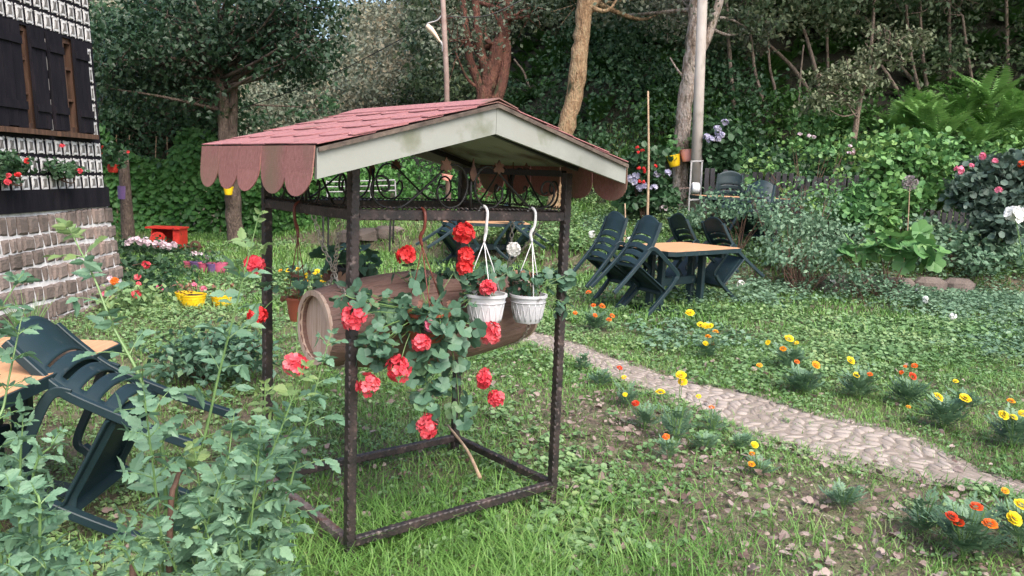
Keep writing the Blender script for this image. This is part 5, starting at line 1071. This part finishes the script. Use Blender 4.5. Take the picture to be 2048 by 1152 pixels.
MG = [(1925, 1125, [(1903, 1034, 14, Ru), (1916, 1046, 13, Ru), (1952, 1014, 13, Ru), (1980, 1049, 15, Or)], 'marigold with rust red and orange heads in the lower right corner', .27, .15, 110),
 (2040, 1120, [(2010, 982, 8, Am), (2027, 1038, 17, Yl), (2043, 1010, 15, Yl)], 'marigold with big yellow heads at the bottom of the right edge', .27, .14, 80),
 (1520, 952, [(1509, 890, 8, Yl), (1504, 908, 7, Am), (1503, 929, 8, Am)], 'small marigold with three yellow heads in a column on bare soil', .10, .07, 26),
 (1338, 925, [(1332, 874, 8, Or)], 'lone orange marigold closest to the foot of the stand', .14, .09, 30),
 (1290, 860, [(1271, 807, 8, Ru), (1250, 789, 5, Yl)], 'marigold with one red head left of the tall yellow one', .18, .10, 46),
 (1350, 890, [(1321, 785, 10, Yl), (1362, 751, 11, Yl), (1365, 764, 10, Yl)], 'tall leggy marigold with three yellow heads overlapping the path', .30, .11, 50),
 (1250, 815, [(1239, 736, 6, Ru), (1248, 755, 6, Yl)], 'marigold with a tiny red head above a yellow one, left of the path', .17, .10, 46),
 (1425, 872, [(1397, 793, 6, Yl), (1423, 815, 6, Or)], 'small upright marigold with one orange head beside the path edge', .18, .07, 34),
 (1385, 660, [(1380, 626, 9, Yl)], 'single yellow marigold in front of the right table foot', .12, .07, 22),
 (1415, 718, [(1401, 650, 8, Yl), (1411, 652, 8, Yl), (1420, 652, 7, Yl), (1431, 664, 7, Am), (1416, 674, 7, Am), (1411, 687, 6, Yl), (1426, 688, 4, Or)], 'marigold clump with a row of yellow heads over amber ones, beyond the path', .20, .11, 60),
 (1578, 745, [(1578, 678, 10, Yl), (1536, 685, 6, Yl), (1566, 698, 7, Am), (1593, 686, 5, Yl)], 'wide marigold clump with one large yellow head on top', .24, .15, 90),
 (1605, 790, [(1519, 731, 6, Am), (1594, 724, 6, Or), (1632, 730, 9, Am)], 'wide marigold clump with one broad amber head at its right', .20, .17, 90),
 (1715, 800, [(1701, 721, 9, Yl), (1713, 750, 7, Yl), (1740, 749, 6, Or)], 'marigold clump with a yellow head above a flat yellow one', .22, .15, 90),
 (1815, 815, [(1825, 753, 9, Ru), (1829, 732, 7, Or), (1803, 745, 5, Or), (1810, 733, 4, Or)], 'marigold clump whose brightest head is rust red', .22, .15, 90),
 (1885, 860, [(1876, 795, 11, Yl), (1930, 797, 12, Yl), (1817, 814, 5, Am)], 'marigold clump with two equally large yellow heads side by side', .22, .17, 100),
 (1925, 825, [(1911, 763, 6, Yl)], 'bushy marigold with one tiny yellow head behind the pair of big ones', .16, .12, 60),
 (2025, 900, [(2022, 803, 8, Am), (2007, 831, 11, Yl), (2027, 835, 8, Yl), (2046, 828, 10, Yl)], 'marigold clump at the right edge with a line of yellow heads', .24, .16, 110),
 (1190, 662, [(1177, 585, 6, Or), (1204, 613, 7, Or), (1190, 631, 5, Or), (1187, 611, 5, Or), (1224, 632, 6, Or), (1218, 640, 6, Or), (1150, 626, 5, Or)], 'marigold clump dotted with small orange heads in front of the tipped chairs', .20, .15, 90),
 (1600, 1050, [], 'dark leafy marigold without flowers right of the path end', .0, 0, 0)]
for k, (px, py, fls, lab, h, r, nl) in enumerate(MG[:-1]): marigold(px, py, fls, lab, h, r, nl)
for px, py, h, r, lab in ((1275, 1010, .0, 0, ''), (1686, 1020, .13, .10, 'flowerless marigold seedling in the middle of the bare soil'), (1840, 1075, .22, .11, 'flowerless bushy marigold left of the rust red flowers'), (1408, 905, .11, .09, 'dark flowerless marigold beside the lower path edge'), (1165, 745, .17, .07, 'tall flowerless marigold just right of the stand'), (1200, 775, .14, .09, 'flowerless marigold beside the start of the path'), (1480, 905, .10, .07, 'small flowerless marigold above the column of yellow heads')):
    if h: marigold(px, py, [], lab, h, r, 46)
for px, py, lab in ((600, 560, 'pansies with yellow and orange flowers beyond the barrel end'), (660, 560, 'pansies with yellow flowers behind the pale chain')):
    marigold(px, py + 10, [(px + rb.uniform(-40, 40), py + rb.uniform(-25, 5), rb.uniform(4, 6), rb.choice([Yl, Am, Yl])) for _ in range(8)], lab, .2, .25, 60)

# ---------------------------------------------------------------- shrubs and other flowering plants
def shrub(name, label, cat, px, py, blobs, lm, n=420, size=.08, T=LR, fls=(), updir=.5, group=None, b0=None, clus=6, spread=.07, tw='woodystem', droop=.35, raw=False):
    b = np.array(b0) if raw else low(hit(px, py) if b0 is None else b0, .03); t = thing(name, label, cat, b, 0, group); g, gs = G(), G()
    for x, y, yy, r, f in blobs:
        c = ad(x, y, yy) - b; nn = int(n * (r / .4) ** 1.7); clump(g, T, shell(c, (r, r, r * f), max(3, nn // clus), .35), clus, spread, size, updir, droop, .6)
        for k in range(3): tube(gs, crv([(rng.normal() * .04, rng.normal() * .04, 0), c * .5 + rng.normal(size=3) * .04, c + rng.normal(size=3) * r * .4], 4), np.linspace(.009, .003, 9), 5)
    for fx, fy, yy, r, m in fls:
        gf = G(); c = ad(fx, fy, yy) - b; flower_head(gf, c, r, 14, r * .62); gf.build('flower', M[m], t)
    g.build('foliage', M[lm], t); gs.build('stem', M[tw], t); return t
shrub('leafy_shrub', 'large round light green shrub in front of the picket fence', 'shrub', 1810, 480, [(1810, 300, 12.6, .42, .8), (1770, 340, 12.5, .35, .9), (1850, 330, 12.6, .38, .9), (1800, 390, 12.4, .45, .8), (1740, 400, 12.2, .32, .8), (1700, 420, 12.1, .28, .7), (1870, 290, 12.7, .26, .8), (1760, 440, 12.1, .3, .6), (1880, 390, 12.5, .3, .8)], 'shrub', 560, .095, b0=ad(1810, 470, 12.6), updir=.55)
shrub('flowering_shrub', 'dark purplish leaved shrub with small pink flower heads at the right edge', 'shrub', 1990, 470, [(1975, 345, 11.9, .36, .8), (2030, 340, 11.9, .38, .8), (1940, 390, 11.8, .30, .8), (2000, 410, 11.7, .38, .8), (2050, 400, 11.7, .36, .8), (1990, 455, 11.6, .32, .6), (2070, 330, 11.9, .3, .8)], 'purpleleaf', 640, .095,
      fls=[(1918, 341, 11.4, .055, 'f_pink'), (1965, 313, 11.5, .045, 'f_pink'), (1988, 322, 11.5, .04, 'f_pink'), (1943, 332, 11.4, .03, 'f_pink'), (1996, 380, 11.3, .045, 'f_pink'), (2042, 328, 11.4, .04, 'f_rust')], b0=ad(1990, 480, 11.8))
shrub('feathery_shrub', 'tall feathery bluish green shrub between the right table and the raised bed', 'shrub', 1590, 560, [(1560, 450, 11.2, .30, .9), (1600, 430, 11.6, .26, 1), (1630, 460, 11.2, .34, .8), (1560, 505, 10.9, .26, .8), (1640, 520, 10.8, .32, .7), (1690, 480, 11.2, .32, .7), (1612, 375, 12, .10, 2.2), (1530, 400, 11.8, .09, 2.6), (1665, 400, 11.8, .12, 1.8), (1500, 390, 11.9, .08, 2.2), (1580, 410, 11.7, .10, 2)], 'feather', 560, .062, T=L4, b0=ad(1600, 560, 10.9), updir=.35)
shrub('feathery_shrub', 'leafy bluish green shoots hiding the lower part of the terrace table', 'shrub', 1480, 440, [(1425, 405, 11.9, .20, 1), (1470, 420, 11.8, .24, .9), (1530, 425, 11.8, .25, .9), (1400, 430, 11.9, .2, .8), (1500, 390, 11.9, .12, 1.6)], 'feather', 520, .065, T=L4, b0=ad(1480, 440, 11.9))
shrub('leafy_shrub', 'loose pale green growth on the raised bed below the purplish shrub', 'shrub', 1900, 500, [(1850, 450, 11.9, .28, .6), (1900, 470, 11.8, .3, .5), (1950, 490, 11.7, .3, .5), (2020, 500, 11.6, .32, .5), (1870, 500, 11.5, .28, .5), (1960, 520, 11.3, .3, .4)], 'feather', 380, .07, T=LR, b0=ad(1900, 510, 11.7), updir=.55)
shrub('feathery_shrub', 'pale leafy shoots between the feathery shrub and the picket fence', 'shrub', 1660, 430, [(1650, 400, 12.6, .28, .9), (1700, 390, 12.7, .25, .9), (1620, 410, 12.7, .24, .9), (1740, 370, 12.9, .2, 1.1), (1680, 350, 12.9, .09, 2), (1575, 380, 12.8, .09, 2)], 'shrub', 420, .07, T=L4, b0=ad(1665, 440, 12.6))
shrub('big_leaved_plant', 'plant with very large soft green leaves in the raised bed', 'plant', 1790, 520, [(1770, 485, 10.7, .22, .5), (1840, 490, 10.7, .26, .5), (1700, 500, 10.6, .20, .5)], 'shrub', 75, .20, T=LG, b0=ad(1780, 530, 10.7), updir=.7)
shrub('feathery_shrub', 'low silvery green plant growing over the edging stones', 'shrub', 1720, 560, [(1730, 555, 10.4, .20, .6), (1690, 545, 10.5, .16, .7)], 'feather', 420, .06, T=L4, b0=ad(1720, 580, 10.4))
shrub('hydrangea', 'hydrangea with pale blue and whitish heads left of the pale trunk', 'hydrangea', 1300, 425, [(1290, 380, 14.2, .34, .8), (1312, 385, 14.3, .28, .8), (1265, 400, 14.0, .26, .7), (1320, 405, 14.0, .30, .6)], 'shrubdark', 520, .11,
      fls=[(x, y, 13.75, .06, m) for x, y, m in ((1260, 357, 'f_blue'), (1267, 364, 'f_blue'), (1272, 352, 'f_blue'), (1279, 376, 'f_blue'), (1288, 373, 'f_blue'), (1308, 375, 'f_blue'), (1313, 350, 'f_blue'), (1336, 346, 'f_blue'), (1327, 418, 'f_grey'))], b0=ad(1300, 430, 14.2))
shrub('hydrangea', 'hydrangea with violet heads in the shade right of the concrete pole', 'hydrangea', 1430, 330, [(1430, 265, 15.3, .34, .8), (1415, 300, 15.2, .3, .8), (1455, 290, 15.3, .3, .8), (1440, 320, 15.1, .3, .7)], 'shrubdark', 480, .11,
      fls=[(x, y, 14.85, .058, 'f_blue') for x, y in ((1414, 274), (1421, 279), (1435, 257), (1438, 266), (1443, 270), (1436, 277), (1450, 245))], b0=ad(1430, 350, 15.3))
shrub('flowering_shrub', 'shrub with small orange lantern flowers around the tall thin stake', 'shrub', 1290, 420, [(1285, 310, 13.9, .22, .8), (1300, 345, 13.9, .26, .8), (1312, 305, 14.2, .14, .6), (1260, 330, 14.0, .2, .8)], 'shrubdark', 380, .10,
      fls=[(x, y, 13.6, .026, 'f_scarlet') for x, y in ((1275, 295), (1285, 301), (1276, 305), (1278, 336), (1288, 337), (1289, 343), (1311, 332), (1279, 363), (1287, 364))], b0=ad(1295, 425, 13.9))
shrub('low_shrub', 'low dark green bush on the lawn between the large chair and the stand', 'shrub', 430, 750, [(400, 690, 5.6, .26, .65), (455, 680, 5.6, .24, .6), (350, 715, 5.5, .20, .6), (500, 700, 5.5, .16, .6), (420, 725, 5.4, .24, .5)], 'geranium_leaf', 560, .06, T=L4, b0=gp(430, 752, -.05), updir=.6, spread=.05)
shrub('trailing_plant', 'creeper with small yellow leaves climbing over the picket fence', 'climber', 1600, 400, [(1590, 290, 14.9, .2, .5), (1650, 300, 14.9, .2, .5), (1540, 335, 14.3, .12, .7), (1700, 290, 14.9, .2, .5), (1500, 370, 14.3, .14, .7)], 'shrub', 240, .08, fls=[(x, y, 14.6, .03, 'f_palepink') for x, y in ((1600, 268), (1618, 272), (1628, 274), (1700, 292), (1706, 302), (1698, 306), (1653, 372))], b0=ad(1620, 400, 14.3))
for px, py, lab, fl_, s in ((1990, 0, '', (), 0), (265, 600, 'leafy zinnia plant with pink and orange heads, nearest the house wall', [(212, 589, 'f_pink'), (229, 563, 'f_orange'), (221, 559, 'f_palepink'), (272, 589, 'f_red')], 1), (300, 575, 'leafy zinnia plant with red heads in the middle of the left bed', [(276, 554, 'f_red'), (277, 569, 'f_red'), (320, 577, 'f_pink'), (292, 530, 'f_red')], 1)):
    if s:
        Y = hit(px, py + 15)[1]; shrub('zinnia_plant', lab, 'zinnia', px, py + 15, [(px - 35, py - 15, Y, .24, .5), (px + 15, py - 10, Y - .1, .26, .5), (px, py + 10, Y - .3, .24, .4), (px - 60, py + 10, Y - .2, .2, .5)], 'shrubdark' if px == 300 else 'weed', 260, .075, T=L4, fls=[(x, y, Y - .3, .035, m) for x, y, m in fl_], tw='greenstem')
shrub('flower_bed', 'low bed plant with pale pink and white flowers in front of the red cart', 'flowering plant', 300, 500, [(270, 495, 12.6, .35, .4), (320, 497, 12.6, .35, .4), (240, 500, 12.4, .3, .5), (350, 505, 12.4, .3, .4)], 'shrubdark', 320, .07, T=L4, fls=[(x, y, 12.25, .045, 'f_palepink') for x, y in ((262, 482), (272, 479), (280, 485), (292, 482), (298, 487), (310, 488), (320, 486), (330, 489), (338, 492), (348, 489), (255, 487), (326, 493))])
shrub('leafy_shrub', 'green leafy plants in the dim bed beside the house corner', 'shrub', 240, 560, [(250, 530, 10.6, .35, .5), (300, 530, 10.8, .3, .4), (350, 545, 10.4, .26, .35), (220, 560, 9.6, .3, .5)], 'shrubdark', 300, .09, T=L4)
shrub('house_geranium', 'bushy red geranium on the house wall at the left edge', 'geranium', 20, 360, [(15, 345, 6.7, .13, .8), (40, 325, 6.8, .10, .8), (5, 325, 6.6, .10, .8)], 'shrubdark', 800, .045, T=LG, fls=[(14, 364, 6.45, .022, 'f_red'), (18, 352, 6.45, .018, 'f_red'), (36, 349, 6.5, .02, 'f_scarlet'), (55, 322, 6.6, .02, 'f_scarlet')], b0=ad(20, 368, 6.75), raw=True, spread=.03)
o = shrub('house_geranium', 'bushy red geranium on the house wall under the right window', 'geranium', 125, 360, [(110, 335, 7.5, .14, .7), (140, 340, 7.6, .11, .6)], 'shrubdark', 800, .045, T=LG, fls=[(124, 293, 7.3, .02, 'f_red'), (160, 342, 7.4, .022, 'f_red')], b0=ad(125, 356, 7.6), raw=True, spread=.03)
# tall single flowers
def stalk_flower(name, label, cat, b, c, r, m, kind='rose', leafn=6, lm='weed', sr=.006, n=26):
    b = low(b, .02); t = thing(name, label, cat, b); c = np.array(c) - b; gs = G(); tube(gs, crv([(0, 0, 0), c * .5 + rng.normal(size=3) * .02, c], 5), sr, 6); gs.build('stem', M['twig' if kind == 'allium' else 'greenstem'], t)
    gf = G()
    if kind == 'allium':
        d = rv(170); 
        for q in d: tube(gf, [c, c + q * r * .85], .0016, 3, cap=False)
        leaves(gf, PET, c + d * r * .8, d, rv(170), r * .26, 1.2)
    else: flower_head(gf, c, r, n, r * .7)
    gf.build('flower', M[m], t)
    if leafn: gl = G(); s = rng.random(leafn) * .8; P = c * s[:, None]; leaves(gl, LO, P, unit(rv(leafn) + [0, 0, .3]), rv(leafn) * .4 + [0, 0, .8], .06 * (.7 + .6 * rng.random(leafn))); gl.build('leaf', M[lm], t)
    return t
stalk_flower('allium', 'tall dry allium with a grey globe head on a bare stalk', 'allium', hit(1796, 592), ad(1820, 366, hit(1796, 592)[1] + .1), .105, 'f_grey', 'allium', 0)
stalk_flower('white_rose', 'large white rose at the right edge above the edging stones', 'rose', hit(2075, 650), ad(2030, 432, hit(2075, 650)[1]), .085, 'f_white', 'rose', 14, 'geranium_leaf', n=34)
for k, (px, py, r, lab) in enumerate(((1482, 570, 7, 'white flower in the weeds just right of the four tipped chairs'), (1838, 581, 6, 'white flower under the allium, just right of its stalk foot'), (1906, 632, 6, 'white flower lowest in the bed, by the dark leafy plant'), (1665, 564, 5, 'small white flower in front of the feathery shrub'), (1850, 599, 5, 'withered whitish flower right below its neighbour near the allium'), (1262, 417, 8, 'white flower beside the short cane right of the stand roof'), (1185, 468, 6, 'white flower behind the leftmost tipped chair'), (1259, 478, 4, 'small white flower between the backrests of the two left chairs'), (1787, 497, 6, 'pale bluish flower among the large leaves'))):
    b = hit(px, py + 28); stalk_flower('white_flower', lab, 'flower', b, ad(px, py, b[1]), r * b[1] / FPX, 'f_white' if k < 8 else 'f_blue', 'x', 5, sr=.003, n=12)
# ornamental grass by the house
t = thing('grass_clump', 'clump of upright yellowish blades against the rubble base of the house', 'grass clump', low(ad(55, 640, 6.4))); g = G(); n = 60; a = rng.random(n) * 6.3
for k in range(n):
    h = rng.uniform(.25, .5); d = np.array([math.cos(a[k]), math.sin(a[k]), 0]); ln = rng.uniform(.1, .5); P = [np.zeros(3) + d * .03, d * (.03 + ln * h * .4) + [0, 0, h * .6], d * (.03 + ln * h) + [0, 0, h]]; Q = crv(P, 3); tube(g, Q, np.linspace(.006, .001, len(Q)), 3)
g.build('blades', M['shrub'], t)

# ---------------------------------------------------------------- foreground climbing shrub with compound leaves
def compound(gl, gs, p, d, up, L, npair, sz):
    """one pinnate leaf: arching rachis, opposite toothed leaflets, one at the tip"""
    d = unit(np.array(d)); up = unit(np.array(up) - d * np.dot(up, d)); s = np.linspace(0, 1, 7); P = p + d * L * s[:, None] - np.array([0, 0, 1]) * (L * .28 * s[:, None] ** 2); tube(gs, P, np.linspace(.0016, .0008, 7), 4, cap=False)
    side = np.cross(d, up); sl_ = np.linspace(.30, .84, npair)
    for i, q in enumerate(sl_):
        c = np.array([np.interp(q, s, P[:, k]) for k in range(3)]); td = unit(np.array([0, 0, -.56 * q]) + d)
        for sg in (-1, 1): leaves(gl, LO, c, unit(side * sg * 1.0 + td * .55 + np.array([0, 0, -.18]) + rng.normal(size=3) * .12), up + rng.normal(size=3) * .22, sz * (.85 + .3 * rng.random()) * (.85 + .15 * math.sin(q * 3)), .95)
    leaves(gl, LO, P[-1] - d * .004, unit(P[-1] - P[-2] + rng.normal(size=3) * .02), up + rng.normal(size=3) * .15, sz * 1.25, .95)
def shoot(t, pts, r0=.005, lsz=.045, L=.13, npair=3, step=.062, start=.12, gl=None, gs=None, ends='young', gy=None, stemm='greenstem'):
    Q = crv(pts, 8); sg_ = np.r_[0, np.cumsum(np.linalg.norm(np.diff(Q, axis=0), axis=1))]; T_ = sg_[-1]; tube(gs, Q, np.linspace(r0, .0015, len(Q)), 6); s = start * T_; ph = rng.random() * 3; k = 0
    while s < T_:
        p = np.array([np.interp(s, sg_, Q[:, j]) for j in range(3)]); q = np.array([np.interp(min(s + .02, T_), sg_, Q[:, j]) for j in range(3)]); d = unit(q - p + np.array([0, 0, 1e-5])); f = s / T_
        a, b, _ = frame_from(d); an = ph + k * math.pi / 2; o = a * math.cos(an) + b * math.sin(an); sc = (1 - .62 * f ** 3) * rng.uniform(.85, 1.15)
        for sg in (-1, 1): compound(gy if (f > .93 and gy is not None) else gl, gs, p, o * sg + d * (.45 + .5 * f) + np.array([0, 0, .12]), d * .6 + np.array([0, -.15, .8]), L * sc, npair if sc > .5 else 2, lsz * (.55 + .45 * sc))
        s += step * (1 - .45 * f); k += 1
    compound(gy if gy is not None else gl, gs, Q[-1], unit(Q[-1] - Q[-2]), (0, -.5, .8), L * .42, 2, lsz * .5)
def vine_plant(label, shoots, name='climbing_shrub', cat='shrub', b=None):
    b = np.array(b); t = thing(name, label, cat, b); gl, gs, gy = G(), G(), G()
    for sh in shoots:
        pts = [np.array(p) - b for p in sh[0]]; kw = sh[1] if len(sh) > 1 else {}; shoot(t, pts, gl=gl, gs=gs, gy=gy if (len(shoots) < 3 or rng.random() < .12) else gl, **kw)
    gl.build('foliage', M['vine'], t); gy.build('young_leaves', M['young'], t); gs.build('stem', M['greenstem'], t); return t
A = ad
b1 = low(A(345, 1130, 1.95), .02)
vine_plant('tall shoot with toothed leaves and yellow green tip in front of the left post', [([b1, A(350, 1000, 1.98), A(400, 905, 1.98), A(440, 740, 2.0), A(478, 590, 2.0), A(512, 452, 2.02)], dict(start=.46, step=.125, lsz=.047, L=.125, npair=2, r0=.0055))], 'tall_shoot', 'plant shoot', b1)
b2 = low(A(330, 1120, 1.9), .02)
vine_plant('long shoot leaning left over the large chair with pale green tip before the house', [([b2, A(330, 960, 1.9), A(290, 780, 1.9), A(225, 650, 1.92), A(190, 560, 1.95), A(145, 470, 2.0)], dict(start=.40, step=.11, lsz=.048, L=.13, npair=2, r0=.006))], 'tall_shoot', 'plant shoot', b2)
sh = []
rq = random.Random(11)
roots = [low(A(345, 1150, 1.9), 0), low(A(250, 1200, 1.75), 0), low(A(420, 1180, 1.85), 0), low(A(150, 1200, 1.7), 0), low(A(500, 1160, 1.9), 0)]
tips = [(290, 800, 1.75), (600, 755, 1.95), (655, 690, 2.05), (520, 870, 1.85), (585, 850, 2.0), (450, 930, 1.8), (400, 1010, 1.75), (320, 1060, 1.7), (245, 1090, 1.6), (170, 1120, 1.55), (90, 1130, 1.55), (420, 1100, 1.65), (470, 1040, 1.75), (30, 1140, 1.5), (465, 850, 1.95), (530, 790, 2.0), (530, 960, 1.9), (390, 910, 1.9)]
for k, (x, y, Y) in enumerate(tips):
    r_ = min(roots, key=lambda q: abs((q - A(x, y, Y))[0]) + .3 * rq.random()); tp_ = A(x, y, Y); m_ = r_ * .5 + tp_ * .5 + np.array([(r_[0] - tp_[0]) * .12, rq.uniform(-.05, .05), .05]); sh.append(([r_ + [rq.uniform(-.05, .05), rq.uniform(-.05, .05), 0], m_, tp_], dict(start=.22, step=.088, lsz=rq.uniform(.036, .046), L=rq.uniform(.10, .13), npair=3)))
vine_plant('dense sprawling shrub of toothed bluish green leaves filling the lower left foreground', sh, b=roots[0])
b3 = low(A(20, 1100, 1.75), .02)
vine_plant('sparse small leaved shoots at the left edge in front of the large chair', [([b3, A(40, 1000, 1.78), A(45, 850, 1.8)], dict(lsz=.034, L=.09, step=.07)), ([b3, A(-10, 950, 1.75), A(10, 800, 1.8), A(40, 650, 1.85)], dict(lsz=.045, L=.11, step=.11, start=.45, npair=2)), ([b3, A(60, 1000, 1.7), A(110, 880, 1.72)], dict(lsz=.032, L=.09)), ([b3, A(-60, 900, 1.8), A(-40, 700, 1.8), A(30, 570, 1.85)], dict(lsz=.046, L=.11, step=.11, start=.6, npair=2)), ([b3, A(40, 1050, 1.6), A(-5, 960, 1.62)], dict(lsz=.04, L=.1)), ([b3, A(80, 1060, 1.6), A(60, 980, 1.65)], dict(lsz=.04, L=.1))], 'leafy_shoots', 'plant shoot', b3)
post_r('dead_stump', 'cut woody brown stem end poking up at the bottom of the foreground shrub', 'stem', [low(A(268, 1200, 1.7)), A(266, 1130, 1.7)], (.009, .008), M['woodystem'], 7)
post_r('woody_stem', 'dark woody stem forking inside the foreground shrub', 'stem', [low(A(325, 1200, 1.8)), A(340, 1060, 1.82), A(352, 965, 1.85), A(368, 930, 1.87)], (.009, .005), M['woodystem'], 7)

# ---------------------------------------------------------------- phrases shared by the members of each kind
GRP = {'plastic_chair': 'plastic chairs at the garden tables', 'garden_table': 'orange topped garden tables', 'marigold_plant': 'marigolds planted along the path', 'fern': 'ferns on the right bank', 'hanging_basket': 'baskets hung from the iron stand', 'geranium_plant': 'geraniums growing in and around the stand',
       'flower_pot': 'flower pots standing on the lawn', 'hanging_pot': 'coloured pots hung on trunks and posts', 'slender_tree': 'slender stems on the wooded slope', 'white_flower': 'small pale flowers scattered in the weeds', 'chain': 'chains holding the barrel', 'overhead_wire': 'wires at the lamp post', 'garden_stake': 'bare sticks and stakes', 'hydrangea': 'hydrangeas at the foot of the slope', 'zinnia_plant': 'zinnias in the left bed', 'house_geranium': 'geraniums on the house wall', 'edging_stones': 'stone edgings', 'tall_shoot': 'tall foreground shoots', 'broadleaf_tree': 'trees with broad crowns', 'feathery_shrub': 'feathery shrubs at right', 'leafy_shrub': 'leafy garden shrubs'}
for o in bpy.data.objects:
    if o.parent is None and o.get('category') and o.name.split('.')[0] in GRP: o['group'] = GRP[o.name.split('.')[0]]
